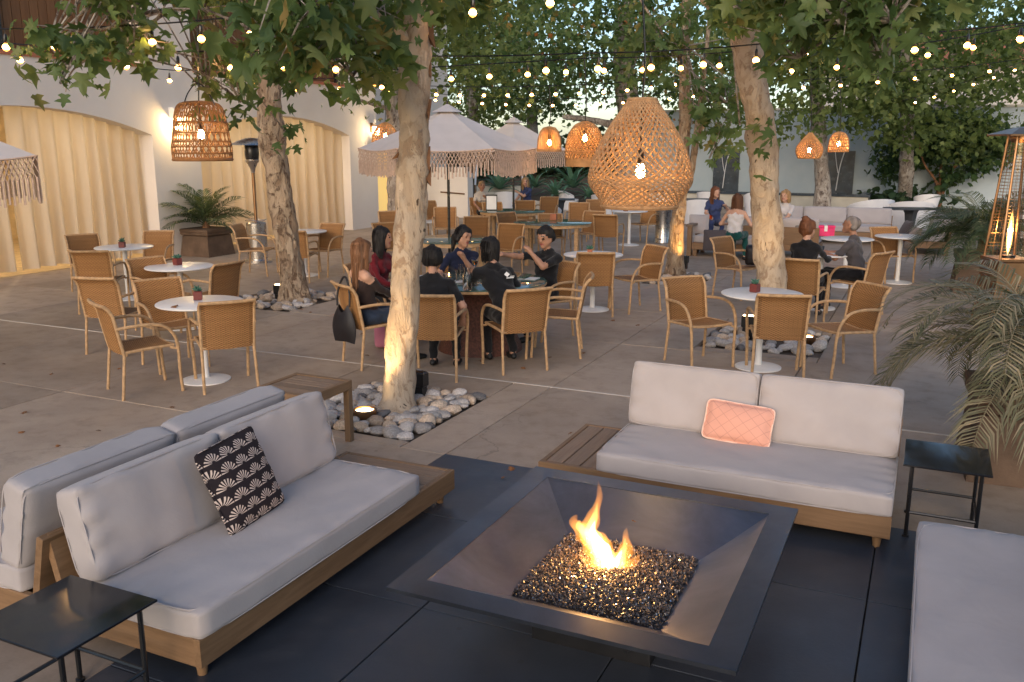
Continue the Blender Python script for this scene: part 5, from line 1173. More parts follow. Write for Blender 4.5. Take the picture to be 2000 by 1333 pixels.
chair('wicker armchair behind the front parasol, left of the white blouse', S(845, 428), (UT.x, UT.y + 4))

# ---- things on the group table
def glass_cup(label, u, v, r=.032, h=.11, m='glass', fill=None, name='drinking_glass'):
    q = PX(u, v, .78); t = thing(name, label, 'glass', (q.x, q.y, .7805), 0, 'glasses on the group table')
    MB().lathe([(r * .85, 0), (r, h), (r - .003, h), (r * .85 - .003, .008), (.0, .008)], 16, cap=False).build('glass_wall', M['glass'], t)
    if fill: MB().lathe([(.0, .01), (r * .84 - .004, .01), (r * .9 - .004, h * .6), (.0, h * .6)], 14, cap=False).build('drink', M[fill], t)
glass_cup('tall water glass nearest the trunk on the group table', 845, 552); glass_cup('glass left of the candle on the group table', 868, 560, .03, .1)
glass_cup('short glass of green drink on the group table', 884, 562, .036, .09, fill='green_drink'); glass_cup('water glass in front of the carafe', 895, 548, .03, .12); glass_cup('small glass right of the carafe', 930, 556, .032, .1)
glass_cup('glass behind the carafe near the smiling woman', 900, 536, .03, .12)
q = PX(913, 568, .78); t = thing('water_carafe', 'clear glass water carafe on the group table', 'carafe', (q.x, q.y, .7805))
MB().lathe([(.045, 0), (.05, .02), (.05, .15), (.034, .19), (.03, .22), (.038, .24), (.035, .24), (.027, .22), (.031, .19), (.046, .15), (.046, .01), (0, .01)], 20, cap=False).build('bottle', M['glass'], t)
q = PX(877, 548, .78); t = thing('table_candle', 'small lit candle glass on the group table', 'candle', (q.x, q.y, .7805))
MB().lathe([(.03, 0), (.032, .08), (.029, .08), (.027, .006)], 14, cap=False).build('holder', M['glass'], t); MB().lathe([(.024, .008), (.024, .04), (0, .042)], 12).build('wax', M['pink_trim'], t)
MB().lathe([(.002, .045), (.008, .06), (.002, .085)], 8).build('flame', emat('candle_flame', (1, .55, .18), 14), t)
q = PX(928, 546, .78); t = thing('orange_cocktail', 'orange cocktail held up by the smiling woman', 'glass', (q.x, q.y, .93)); MB().lathe([(.003, 0), (.03, .03), (.04, .07), (.037, .07), (.028, .032), (0, .006)], 16, cap=False).build('bowl', M['glass'], t); MB().lathe([(0, .008), (.026, .032), (.034, .06), (0, .06)], 14, cap=False).build('drink', M['orange_drink'], t); MB().lathe([(.003, 0), (.003, -.14), (.03, -.148)], 10).build('stem', M['glass'], t)
for k, (u, v, lab) in enumerate(((835, 540, 'paper napkin near the trunk on the group table'), (900, 551, 'crumpled white napkin by the carafe'), (1040, 545, 'folded white paper menu at the right of the group table'), (1185, 497, 'white paper on the clay pot table'))):
    q = PX(u, v, .78); o = MB().box(-.09, .09, -.06, .06, 0, .004).build('paper_napkin', M['white_paint'], None, False); o.location = (q.x, q.y, .7815); o.rotation_euler = (0, 0, R(20 + 37 * k)); tag(o, lab, 'napkin', 'papers on the tables')
# ================================================================ people
def sdf_mesh(name, prims, h, k, mats, parent):
    """one continuous skin over tapered limbs: prims = (a, b, ra, rb, tag)"""
    A = np.array([p[0] for p in prims], float); Bv = np.array([p[1] for p in prims], float); ra = np.array([p[2] for p in prims]); rb = np.array([p[3] for p in prims])
    lo = np.minimum(A, Bv).min(0) - .2; hi = np.maximum(A, Bv).max(0) + .2; n = np.ceil((hi - lo) / h).astype(int) + 1
    F = np.full(n, 9.); D = np.full(n, 9.); T = np.zeros(n, np.int16)
    for a, b, r0, r1, tg in zip(A, Bv, ra, rb, [p[4] for p in prims]):
        m = max(r0, r1) + 3 * h + k; i0 = np.maximum(np.floor((np.minimum(a, b) - m - lo) / h).astype(int), 0); i1 = np.minimum(np.ceil((np.maximum(a, b) + m - lo) / h).astype(int) + 1, n)
        sl = tuple(slice(p, q) for p, q in zip(i0, i1)); g = np.stack(np.meshgrid(*[lo[d] + h * np.arange(i0[d], i1[d]) for d in range(3)], indexing='ij'), -1)
        ab = b - a; L2 = max((ab ** 2).sum(), 1e-9); t = np.clip(((g - a) @ ab) / L2, 0, 1); d = np.linalg.norm(g - a - t[..., None] * ab, axis=-1) - (r0 + (r1 - r0) * t)
        f = F[sl]; hh = np.clip(.5 + .5 * (f - d) / k, 0, 1); F[sl] = f * (1 - hh) + d * hh - k * hh * (1 - hh) * (f < 8.5); 
        F[sl] = np.where(f > 8.5, d, F[sl]); bt = d < D[sl]; D[sl] = np.where(bt, d, D[sl]); T[sl] = np.where(bt, tg, T[sl])
    s = F < 0; c = [s[i:n[0] - 1 + i, j:n[1] - 1 + j, l:n[2] - 1 + l] for i in (0, 1) for j in (0, 1) for l in (0, 1)]
    cnt = sum(x.astype(np.int8) for x in c); act = (cnt > 0) & (cnt < 8); idx = np.full(act.shape, -1, np.int64); cells = np.argwhere(act); idx[act] = np.arange(len(cells))
    acc = np.zeros((len(cells), 3)); num = np.zeros(len(cells)); x, y, z = cells.T
    for ax in range(3):
        o1, o2 = [d for d in range(3) if d != ax]
        for p in (0, 1):
            for q in (0, 1):
                off = np.zeros(3, int); off[o1] = p; off[o2] = q; e = off.copy(); e[ax] = 1
                f0 = F[x + off[0], y + off[1], z + off[2]]; f1 = F[x + e[0], y + e[1], z + e[2]]; cr = (f0 < 0) != (f1 < 0)
                tt = np.where(cr, f0 / np.where(cr, f0 - f1, 1), 0); P = cells + off + 0.0; P[:, ax] += tt; acc += P * cr[:, None]; num += cr
    V = lo + h * acc / num[:, None]; faces = []; tags = []
    G = np.stack(np.gradient(F), -1)[x, y, z]; G /= np.maximum(np.linalg.norm(G, axis=1), 1e-6)[:, None]; tv = T[x, y, z]
    if len(mats) > 1:
        a_, b_, c_ = V.T; w = np.sin(31 * c_ + 9 * a_ + 3 * np.sin(13 * b_)) * np.sin(17 * a_ - 12 * b_ + 2 * np.sin(15 * c_)) + .6 * np.sin(47 * c_ - 21 * b_ + 2 * np.sin(19 * a_))
        V = V + G * (np.where((tv == 1) | (tv == 2), .0075, 0.) * w)[:, None]
    else:
        a_, b_, c_ = V.T; V = V + G * (.004 * (np.sin(150 * np.arctan2(a_ - a_.mean(), b_ - b_.mean()) / 3.1 + 6 * c_) + .7 * np.sin(61 * a_ + 40 * b_)))[:, None]
    for ax in range(3):
        o1, o2 = [(1, 2), (2, 0), (0, 1)][ax]; d = np.zeros(3, int); d[ax] = 1
        a = s[:n[0] - d[0], :n[1] - d[1], :n[2] - d[2]]; b = s[d[0]:, d[1]:, d[2]:]; E = np.argwhere(a != b); E = E[(E[:, o1] > 0) & (E[:, o2] > 0)]
        E = E[(E < np.array(act.shape)).all(1)]; e1 = np.zeros(3, int); e1[o1] = 1; e2 = np.zeros(3, int); e2[o2] = 1
        q = [idx[tuple((E - g).T)] for g in (0 * e1, e1, e1 + e2, e2)]; Q = np.stack(q, 1); fl = a[tuple(E.T)]; Q[fl] = Q[fl][:, ::-1]
        Q = Q[:, ::-1]; faces.append(Q); tags.append(T[tuple(E.T)])
    Q = np.concatenate(faces); tg = np.concatenate(tags); ok = (Q >= 0).all(1); Q = Q[ok]; tg = tg[ok]
    me = bpy.data.meshes.new(name); me.vertices.add(len(V)); me.vertices.foreach_set('co', V.ravel().astype(np.float32)); me.loops.add(Q.size); me.loops.foreach_set('vertex_index', Q.ravel().astype(np.int32))
    me.polygons.add(len(Q)); me.polygons.foreach_set('loop_start', np.arange(0, Q.size, 4, dtype=np.int32)); me.polygons.foreach_set('loop_total', np.full(len(Q), 4, np.int32)); me.update(calc_edges=True)
    for m in mats: me.materials.append(m)
    me.polygons.foreach_set('material_index', tg.astype(np.int32)); me.polygons.foreach_set('use_smooth', [True] * len(Q)); return link(name, me, parent)
def ik(a, b, l1, l2, hint):
    d = b - a; L = min(d.length, (l1 + l2) * .995); u = d.normalized(); x = (l1 * l1 - l2 * l2 + L * L) / (2 * L); hgt = math.sqrt(max(l1 * l1 - x * x, 0)); hn = (hint - u * hint.dot(u)).normalized(); return a + u * x + hn * hgt, a + u * L
SKIN = {k: mat('skin_' + k, c, .5, var=.06, spec=.4) for k, c in dict(a=(.50, .27, .18), b=(.42, .22, .14), c=(.56, .32, .22), d=(.36, .18, .11)).items()}
def shirtm(n, c): return cloth('shirt_' + n, c, 300, .12, .9, .5, .6)
HAIR = {k: mat('hair_' + k, c, .62, var=.4, vs=18, bump=.5, bs=90, scale=(1, 1, .12)) for k, c in dict(black=(.012, .010, .010), dark=(.03, .016, .010), brown=(.11, .045, .02), auburn=(.16, .06, .025), blond=(.36, .22, .10), grey=(.22, .19, .17), light=(.20, .095, .045)).items()}
EYE = mat('eye_dark', (.02, .015, .012), .3); LIP = mat('lips', (.35, .10, .08), .5); SHOE = mat('shoe_black', (.012, .012, .012), .5); SOLE = M['white_paint']
def person(label, loc, rz, shirt, pants, skin='a', hair='black', style='short', lean=.05, turn=0., nod=0., hl=None, hr=None, sleeve='short', neck='crew', legs=((.12, .40), (.12, .40)), sc=.95, h=.0135, group='guests in the courtyard', tilt=0., side=0., seat=.425, foot=(0., 0.), mark=False, female=False):
    t = thing('person', label, 'person', (loc[0], loc[1], 0), rz, group); t.scale = (sc, sc, sc); s0 = seat / sc
    V3 = lambda x, y, z: Vector((x, y, z)); hip = V3(0, -.06, s0 + .105); P = []
    SK, SH, PA, SO, EY, LI = 0, 1, 2, 3, 4, 5; sw = .165 if female else .19
    bel = hip + V3(side * .3, lean * .30, .17); che = hip + V3(side * .7, lean * .75, .36); nb = hip + V3(side, lean, .50); hc = nb + V3(side * .15 + .05 * math.sin(-turn) * 0, .035 + lean * .12, .185)
    def add(a, b, r0, r1, tg): P.append((tuple(a), tuple(b), r0, r1, tg))
    for sg in (-1, 1):
        add(hip + V3(sg * .075, -.01, 0), hip + V3(sg * .08, .05, -.01), .105, .1, PA)
        add(hip + V3(sg * .05, .0, .09), bel + V3(sg * .05, 0, 0), .095, .098 if not female else .085, SH); add(bel + V3(sg * .05, 0, 0), che + V3(sg * .075, 0, 0), .095 if not female else .085, .1 if not female else .09, SH)
        add(che + V3(sg * .04, .02, -.02), che + V3(sg * .07, .025, -.01), .09, .085, SH)
        if female: add(che + V3(sg * .07, .075, -.05), che + V3(sg * .07, .085, -.055), .055, .05, SH)
        shd = nb + V3(sg * sw, -.01, -.055); add(che + V3(sg * .06, 0, .06), shd - V3(sg * .03, 0, 0), .07, .055, SK if neck in ('off', 'strapless') else SH)
        add(nb + V3(sg * .03, -.01, .0), shd - V3(sg * .03, 0, -.005), .045, .05, SK if neck in ('off', 'strapless') else SH)
        tgt = (hl if sg < 0 else hr) or (sg * .17, .34, s0 + .22); el, wr = ik(shd, Vector(tgt), .275, .245, V3(sg * .7, -.5, -.8)); sk1 = SH if sleeve in ('short', 'long') else SK
        if sleeve == 'short': mid = shd.lerp(el, .68); add(shd, mid, .056 if not female else .05, .05 if not female else .045, SH); add(mid, el, .040, .036, SK)
        elif neck == 'off': mid = shd.lerp(el, .35); add(shd, mid, .05, .046, SK); add(mid, el, .05, .04, SH)
        else: add(shd, el, .053 if not female else .046, .042 if not female else .036, sk1)
        mid = el.lerp(wr, .35); add(el, mid, .039, .037, SH if sleeve == 'long' else SK); add(mid, wr, .036, .025, SH if sleeve == 'long' else SK)
        dr = (wr - el).normalized(); palm = wr + dr * .045; sd = dr.cross(V3(0, 0, 1)); sd = sd.normalized() if sd.length > .1 else V3(1, 0, 0); dn = V3(0, 0, -1)
        add(wr, palm, .024, .03, SK); add(wr + sd * .012, palm + sd * .015, .02, .022, SK); add(wr - sd * .012, palm - sd * .015, .02, .022, SK)
        for f in range(4):
            o = sd * ((f - 1.5) * .0185); b0 = palm + o + dr * .015; b1 = b0 + dr * (.036 - .004 * abs(f - 1.2)) + dn * .012; b2 = b1 + dr * .014 + dn * (.024 - .003 * f); add(b0, b1, .0098, .0088, SK); add(b1, b2, .0088, .0075, SK)
        th0 = wr + dr * .02 + sd * (-sg) * .022; add(th0, th0 + dr * .03 + sd * (-sg) * .022 + dn * .006, .0125, .0105, SK); add(th0 + dr * .03 + sd * (-sg) * .022 + dn * .006, th0 + dr * .055 + sd * (-sg) * .022 + dn * .018, .0105, .0085, SK)
        lx, ly = legs[0 if sg < 0 else 1]; kn = V3(sg * lx, ly, s0 + .09); an = V3(sg * (lx + .01), ly + foot[0 if sg < 0 else 1] - .02, .085)
        add(hip + V3(sg * .085, .03, -.01), kn, .092, .062, PA); add(kn, kn.lerp(an, .4), .06, .055, PA); add(kn.lerp(an, .4), an + V3(0, 0, .03), .054, .042, PA); add(an + V3(0, 0, .03), an, .036, .034, SK)
        add(an + V3(0, -.03, -.045), an + V3(0, .08, -.05), .034, .034, SO); add(an + V3(0, .08, -.05), an + V3(sg * .01, .15, -.055), .034, .028, SO)
    add(bel, che, .10, .105, SH); add(nb + V3(0, -.005, .045), nb + V3(0, .012, .1), .05, .046, SK); add(nb + V3(-.02, -.012, .0), nb + V3(.02, -.012, .0), .066, .066, SK if neck in ('off', 'strapless') else SH)
    # head in its own frame
    Mh = Matrix.Translation(hc) @ Euler((-nod, tilt, turn), 'XYZ').to_matrix().to_4x4(); H = lambda x, y, z: tuple(Mh @ V3(x, y, z))
    hs = 1.0
    P.append((H(0, -.02, .035), H(0, .015, .04), .088, .085, SK)); P.append((H(0, .03, -.03), H(0, .045, -.075), .066, .046, SK)); P.append((H(-.03, .02, -.04), H(.03, .02, -.04), .05, .05, SK))
    P.append((H(0, .088, .03), H(0, .112, -.008), .010, .014, SK)); P.append((H(-.012, .098, -.01), H(.012, .098, -.01), .010, .010, SK)); P.append((H(-.03, .086, .042), H(.03, .086, .042), .014, .014, SK))
    P.append((H(-.018, .087, -.048), H(.018, .087, -.048), .0095, .0095, LI)); P.append((H(0, .075, -.09), H(0, .078, -.085), .022, .022, SK))
    for sg in (-1, 1):
        P.append((H(sg * .033, .0885, .021), H(sg * .036, .087, .021), .0085, .0085, EY)); P.append((H(sg * .088, -.005, .01), H(sg * .086, -.002, -.03), .017, .013, SK)); P.append((H(sg * .022, .094, .05), H(sg * .048, .084, .051), .0045, .0035, EY))
    sdf_mesh('body', P, h, .022, [SKIN[skin], shirt, pants, SHOE, EYE if hair != 'grey' else EYE, LIP], t)
    Q = []; hm = HAIR[hair]; q = lambda a, b, r0, r1: Q.append((H(*a), H(*b), r0, r1, 0))
    if style == 'buzz':
        q((0, -.035, .05), (0, .012, .062), .089, .082); q((-.05, -.05, .0), (.05, -.05, .0), .05, .05)
    else:
        q((0, -.03, .05), (0, .008, .066), .093, .083); q((-.045, -.045, .0), (.045, -.045, .0), .062, .062); q((-.035, .03, .1), (.035, .03, .1), .03, .03)
    if style == 'short': q((-.07, -.02, .02), (-.075, .0, -.02), .03, .014); q((.07, -.02, .02), (.075, .0, -.02), .03, .014); q((-.03, .07, .098), (.04, .062, .102), .022, .02); q((0, -.055, -.005), (0, -.052, -.065), .05, .022)
    if style in ('long', 'shoulder', 'bob', 'pony'):
        Lh = dict(long=-.36, shoulder=-.24, bob=-.13, pony=-.06)[style]
        for sg in (-1, 1):
            q((sg * .06, .02, .08), (sg * .088, .0, -.03), .034, .03)
            if style != 'pony': q((sg * .078, -.02, -.03), (sg * .082, -.045, Lh * .6), .026, .028); q((sg * .082, -.045, Lh * .6), (sg * .065, -.06, Lh), .028, .012)
            q((sg * .03, .062, .095), (sg * .07, .05, .05), .024, .014)
        q((-.035, -.065, 0), (-.035, -.07, Lh * .7), .045, .034); q((.035, -.065, 0), (.035, -.07, Lh * .7), .045, .034); q((0, -.07, Lh * .6), (0, -.068, Lh), .04, .015)
        if style == 'long':
            for k in range(9): x = -.09 + k * .0225; q((x, -.09, Lh * .3), (x * 1.05, -.095 + .015 * math.sin(k * 2), Lh - .02 * (k % 3)), .02, .008)
    if style == 'pony': q((0, -.1, .03), (0, -.15, -.02), .04, .04); q((0, -.15, -.02), (0, -.15, -.2), .04, .015)
    if style == 'bun': q((0, -.05, .13), (0, -.065, .15), .05, .046); q((-.07, -.02, .02), (-.07, -.02, -.03), .03, .02); q((.07, -.02, .02), (.07, -.02, -.03), .03, .02); q((0, -.06, -.03), (0, -.055, -.06), .05, .04)
    if style == 'cap': q((0, -.05, -.02), (0, -.062, -.11), .06, .04); q((-.065, -.03, .0), (-.06, -.05, -.09), .032, .02); q((.065, -.03, .0), (.06, -.05, -.09), .032, .02)
    rs = random.Random(len(label)); Lh = dict(long=-.36, shoulder=-.25, bob=-.14).get(style)
    for k in range(0 if style == 'buzz' else 64):
        a = rs.uniform(-2.25, 2.25) - math.pi / 2; ca_, sa_ = math.cos(a), math.sin(a); r_ = .094 + rs.uniform(-.002, .008)
        top_ = (rs.uniform(-.02, .02), -.03 + rs.uniform(-.02, .02), .05 + .098); m1 = (ca_ * r_ * .8, -.012 + sa_ * r_ * .85, .105); m2 = (ca_ * r_, -.015 + sa_ * r_, .03); e_ = -.055 + rs.uniform(-.02, .02)
        q(top_, m1, .010, .011); q(m1, m2, .011, .0105)
        if style == 'bun' or style == 'pony': q(m2, (ca_ * .06, -.06 + sa_ * .05, .09 if style == 'bun' else .02), .0105, .008)
        elif Lh: m3 = (ca_ * r_ * .96, -.025 + sa_ * r_ * .82, Lh * .5); q(m2, m3, .0105, .0105); q(m3, (ca_ * r_ * rs.uniform(.75, 1.0), -.04 + sa_ * r_ * .7, Lh * rs.uniform(.85, 1.08)), .0105, .004)
        elif style == 'cap' and sa_ < .45: q(m2, (ca_ * r_ * .93, -.018 + sa_ * r_ * .92, e_ - .07), .0105, .005)
        elif sa_ < .35: q(m2, (ca_ * r_ * .9, -.018 + sa_ * r_ * .88, (-.01 if abs(ca_) > .6 else -.05) + rs.uniform(-.015, .015)), .0095, .004)
    for k in range(0 if style == 'buzz' else 9): x = -.06 + .015 * k; q((x * .6, .03, .125), (x * 1.15, .078 - abs(x) * .25, .078 + rs.uniform(-.012, .012) - abs(x) * .3), .012, .006)
    hob = sdf_mesh('hair', Q, min(h, .0095), .010, [hm], t)
    if style != 'buzz':
        sm = MB()
        for k in range(150):
            a = rs.uniform(-2.2, 2.2) - math.pi / 2; r_ = .1 + rs.uniform(.0, .014); c_, s_ = math.cos(a), math.sin(a); j = lambda w: rs.uniform(-w, w)
            pl = [(j(.03), -.03 + j(.03), .148 + j(.004)), (c_ * r_ * .82, -.012 + s_ * r_ * .86, .108), (c_ * r_ * 1.01, -.015 + s_ * r_, .03 + j(.02))]
            if Lh: pl += [(c_ * r_ * 1.0 + j(.012), -.025 + s_ * r_ * .86, Lh * .5), (c_ * r_ * .85 + j(.02), -.04 + s_ * r_ * .72, Lh * rs.uniform(.8, 1.12))]
            elif style in ('short', 'cap') and s_ < .3: pl += [(c_ * r_ * .94 + j(.008), -.018 + s_ * r_ * .93, (-.02 if style == 'short' else -.12) + j(.03))]
            sm.tube([H(*q_) for q_ in spline(pl, 3)] if False else spline([H(*q_) for q_ in pl], 3), [.0028] * 2 + [.0022] * (3 * (len(pl) - 1) - 2) + [.0008], 3, False)
        so_ = sm.build('hair_strands', hm, hob); so_['kind'] = 'stuff'
    if mark:
        o = MB().add([(-.035, 0, 0), (0, 0, -.03), (.035, 0, 0), (0, 0, .03)], [(0, 1, 2, 3)]).add([(-.012, 0, -.045), (.075, 0, -.045), (.075, 0, -.035), (-.012, 0, -.035)], [(0, 1, 2, 3)]).add([(.03, 0, -.028), (.085, 0, -.028), (.085, 0, -.021), (.03, 0, -.021)], [(0, 1, 2, 3)]).build('shirt_print', M['white_paint'], t, False)
        o.location = che + V3(.06, -.123, .085); o.rotation_euler = (R(-22) , 0, 0)
    return t
def _seat(k, p, f=None):
    K[k].location = (p[0], p[1], 0); K[k].rotation_euler = (0, 0, math.atan2((f or GT)[1] - p[1], (f or GT)[0] - p[0]) - math.pi / 2)
BLK = shirtm('black', (.012, .012, .014)); NAVY = shirtm('navy', (.012, .016, .04)); RED = shirtm('red', (.13, .010, .016)); BRN = shirtm('brown', (.035, .022, .020)); GRY = shirtm('grey', (.075, .068, .072)); WHT = shirtm('white', (.62, .58, .56)); BLU = shirtm('blue', (.04, .055, .13)); CRM = shirtm('cream', (.6, .54, .48))
JEAN = shirtm('denim', (.03, .045, .08)); DRK = shirtm('dark_trousers', (.012, .012, .014)); TEAL = shirtm('teal', (.01, .07, .065))
def at_chair(c, dy=.03): 
    m = Matrix.Rotation(c.rotation_euler.z, 3, 'Z') @ Vector((0, dy, 0)); return (c.location.x + m.x, c.location.y + m.y), c.rotation_euler.z
L_, z_ = at_chair(K['brown'], .0)
person('woman with long light brown hair in a dark brown off shoulder top', L_, z_, BRN, JEAN, 'c', 'light', 'long', lean=-.06, turn=R(-12), hl=(-.12, .27, .70), hr=(.02, .3, .70), sleeve='long', neck='off', female=True, legs=((.1, .42), (.1, .44)), h=.012)
L_, z_ = at_chair(K['red'], .02)
person('person in a dark red top half hidden by the foreground trunk', L_, z_, RED, DRK, 'b', 'black', 'shoulder', lean=.05, turn=R(25), sleeve='long', female=True)
L_, z_ = at_chair(K['navy'], .12)
person('smiling dark haired woman in a navy tee leaning on the table', L_, z_, NAVY, DRK, 'b', 'black', 'pony', lean=.20, turn=R(30), tilt=R(-10), nod=R(6), hl=(.05, .40, 1.02), hr=(.26, .42, .80), female=True, h=.012)
L_, z_ = at_chair(K['black1'], .04)
person('short haired person in black, back to us, beside the foreground trunk', L_, z_, BLK, DRK, 'a', 'black', 'short', lean=.16, side=-.06, turn=R(8), sleeve='short', seat=.39, hr=(.24, .2, .56), hl=(-.1, .45, .8), h=.012)
L_, z_ = at_chair(K['black2'], .16)
person('person in a black shirt with white back print and dark hair, leaning in', L_, z_, BLK, DRK, 'a', 'black', 'cap', lean=.30, side=-.10, turn=R(28), nod=R(-4), hl=(-.16, .66, .90), hr=(.16, .5, .80), mark=True, h=.012, foot=(-.1, -.18))
L_, z_ = at_chair(K['man'], .04)
person('laughing bearded man in a black tee gesturing with one hand raised', L_, z_, BLK, DRK, 'b', 'black', 'short', lean=-.02, turn=R(10), nod=R(12), hl=(-.04, .25, 1.10), hr=(.28, .54, 1.06), h=.012)
def look(p, q): return math.atan2(q[1] - p[1], q[0] - p[0]) - math.pi / 2
p_ = S(1569, 558); person('woman in black with her auburn hair in a bun, back to us', p_, look(p_, (-1.3, 13.2)), BLK, DRK, 'c', 'auburn', 'bun', lean=.06, turn=R(-28), hr=(.22, .42, .82), hl=(-.1, .42, .82), sleeve='long', female=True, h=.0125)
p_ = S(1664, 546); person('grey haired man in a dark grey polo at the white table', p_, look(p_, TMAN), GRY, DRK, 'd', 'grey', 'buzz', lean=.09, turn=R(4), nod=R(-14), hl=(-.10, .40, .84), hr=(.10, .44, .83), h=.0125)
# ================================================================ rear lounge
def rear_sofa(label, c, rz, L, D=.85, seat_top=.42, back=True, arms=False, side=0, pillows=()):
    t = thing('rear_sofa', label, 'sofa', (c[0], c[1], 0), rz, 'rear teak sofas'); a = L / 2
    MB().box(-a, a, 0, D, .14, .28, bev=.006).build('frame', M['teak_x'], t, False)
    for x in (-a + .06, a - .06):
        for y in (.06, D - .06): MB().box(x - .04, x + .04, y - .04, y + .04, 0, .139).build('leg', M['teak_z'], t, False)
    cushion('seat_cushion', (L - .04, D - .12, .15), .04, .012, M['cushion'], t, (0, D / 2 - .05, .35), cuts=12, piping=False, wr=.003, seed=3)
    if back:
        MB().box(-a, a, D - .04, D, .281, .62, bev=.004).build('back_board', M['teak_x'], t, False); n = max(1, round(L / .95)); w = (L - .04) / n
        for i in range(n): cushion('back_cushion', (w - .01, .40, .16), .05, .03, M['cushion'], t, (-a + .02 + w * (i + .5), D - .14, .60), (R(78), 0, 0), cuts=10, piping=False, seed=i, wr=.004)
    if arms:
        for s in (-1, 1):
            x = s * (a + .06); MB().box(x - .045, x + .045, 0.0, .09, 0, .60, bev=.004).box(x - .045, x + .045, D - .09, D, 0, .60, bev=.004).box(x - .045, x + .045, .09, D - .09, .0, .07).build('arm_frame', M['teak_z'], t, False); MB().box(x - .07, x + .07, -.02, D + .02, .60, .65, bev=.004).build('arm_board', M['grey_teak_y'], t, False)
    return t
CAg = math.degrees(CA)
q = PX(1412, 505); rear_sofa('teak sofa with wide arm shelf seen from behind, where the bare shouldered woman sits', (q.x, q.y + .1), R(0), 1.35, .8, arms=True, back=False)
q = PX(1600, 480); rear_sofa('long pale sofa facing us beyond the thick trunk, with the pink box', (q.x, q.y + .5), R(4), 3.0, .85)
q = PX(1545, 505); rear_sofa('teak backed sofa behind the thick trunk, seen from its back', (q.x - .25, q.y + .85), R(180), 1.5, .8)
q = PX(1790, 500); rear_sofa('sofa with striped and dark pillows at the right, behind the empty chair', (q.x - .25, q.y + .9), R(-85), 1.5, .8)
STR = cloth('striped_pillow', (.33, .26, .21)); DKP = cloth('dark_pillow', (.07, .06, .065)); PALE = M['cushion']
def loose_pillow(label, u, v, z, m, rz, s=.42):
    q = PX(u, v, z); pillow('throw_pillow', label, s, s, m, (q.x, q.y, z), Euler((R(70), 0, rz), 'XYZ'), None, 9)
loose_pillow('dark pillow on the right hand rear sofa', 1768, 452, .66, DKP, R(-70)); loose_pillow('tan pillow on the right hand rear sofa', 1784, 466, .62, STR, R(-70)); loose_pillow('white pillow by the woman in blue', 1365, 438, .62, PALE, R(10)); loose_pillow('dark pillow on the sofa with the arm shelf', 1395, 470, .56, DKP, R(10), .4)
q = PX(1612, 447, .6); t = thing('gift_box', 'pink box with a white ribbon on the long pale sofa', 'box', (q.x, q.y, .455), R(12)); HP = mat('hot_pink', (.75, .03, .16), .5)
MB().box(-.17, .17, -.1, .1, 0, .17, bev=.006).build('box', HP, t, False); MB().box(-.18, .18, -.11, .11, .172, .21, bev=.006).build('lid', HP, t, False); MB().box(-.03, .03, -.115, .115, .1, .213).build('ribbon', M['white_paint'], t, False)
q = PX(1570, 447, .6); t = thing('tote_bag', 'crumpled grey tote bag beside the pink box', 'bag', (q.x, q.y + .1, .45)); cushion('bag_body', (.42, .26, .26), .1, .03, shirtm('tote', (.2, .19, .18)), t, (0, 0, .14), piping=False, wr=.02, seed=8); MB().tube(spline([(-.12, 0, .24), (-.06, .02, .36), (.06, .02, .36), (.12, 0, .24)]), .012, 6).build('strap', M['metal_black'], t)
# white shell lounge chairs
def shell_chair(label, pos, rz, w=.72, h=.72):
    t = thing('shell_chair', label, 'chair', (pos[0], pos[1], 0), rz, 'white moulded lounge chairs'); vs = []; fs = []; n, m = 18, 10
    for layer in (0, 1):
        for i in range(n + 1):
            a = lerp(R(-35), R(215), i / n); top = lerp(.42, h, max(0, math.cos((i / n - .5) * math.pi * .95)) ** .8)
            for j in range(m + 1):
                f = j / m; r = (w / 2) * (.80 + .22 * f ** 1.4) - layer * .03; z = lerp(.04, top + .03 * f, f); y0 = .06 * f
                vs.append((r * math.cos(a), r * math.sin(a) * .95 + y0, z))
    N = (n + 1) * (m + 1)
    for i in range(n):
        for j in range(m): q = i * (m + 1) + j; fs += [(q, q + m + 1, q + m + 2, q + 1), (N + q, N + q + 1, N + q + m + 2, N + q + m + 1)]
    for i in range(n): q = i * (m + 1) + m; fs.append((q, q + m + 1, N + q + m + 1, N + q))
    MB().add(vs, fs).build('shell', M['white_plastic'], t); MB().lathe([(w * .31, 0), (w * .33, .05), (w * .42, .36), (w * .42, .40), (0, .41)], 24, (0, .02, 0)).build('seat', M['white_plastic'], t)
for u, v, rz, w, h, lab in ((990, 418, 200, .8, .72, 'white shell chair left of the seated blonde woman'), (1068, 445, 150, .95, .74, 'white shell chair right of the blonde woman, seen from its side'), (1112, 412, 110, .8, .7, 'white shell chair behind the dark tulip table'), (1282, 440, 220, .9, .76, 'white shell chair behind the steel bin'), (1360, 440, 200, .9, .72, 'white shell chair right of the slim amber lit tree'), (1382, 410, 190, .8, .62, 'white shell chair beyond the woman in blue'), (1478, 425, 200, .9, .8, 'white shell chair behind the bare shouldered woman'),
                          (1692, 452, 215, 1.2, .85, 'large white winged chair right of the grey shirted man'), (1772, 455, 190, 1.15, .82, 'large white shell chair behind the dark pillow'), (1806, 420, 200, .8, .66, 'far white shell chair by the dark long table'), (1180, 425, 170, .8, .7, 'white shell chair behind the far white table')):
    q = PX(u, v); shell_chair(lab, (q.x, q.y), R(rz), w, h)
def tulip(label, u, v, s=.34):
    q = PX(u, v, .74); t = thing('tulip_table', label, 'table', (q.x, q.y, 0), R(20), 'dark tulip tables'); MB().box(-s * 1.3, s * 1.3, -s, s, .715, .74, bev=.006).build('table_top', M['dark_table'], t, False); MB().lathe([(.2, 0), (.14, .06), (.11, .3), (.15, .62), (.2, .714)], 4).build('column', M['dark_table'], t, False)
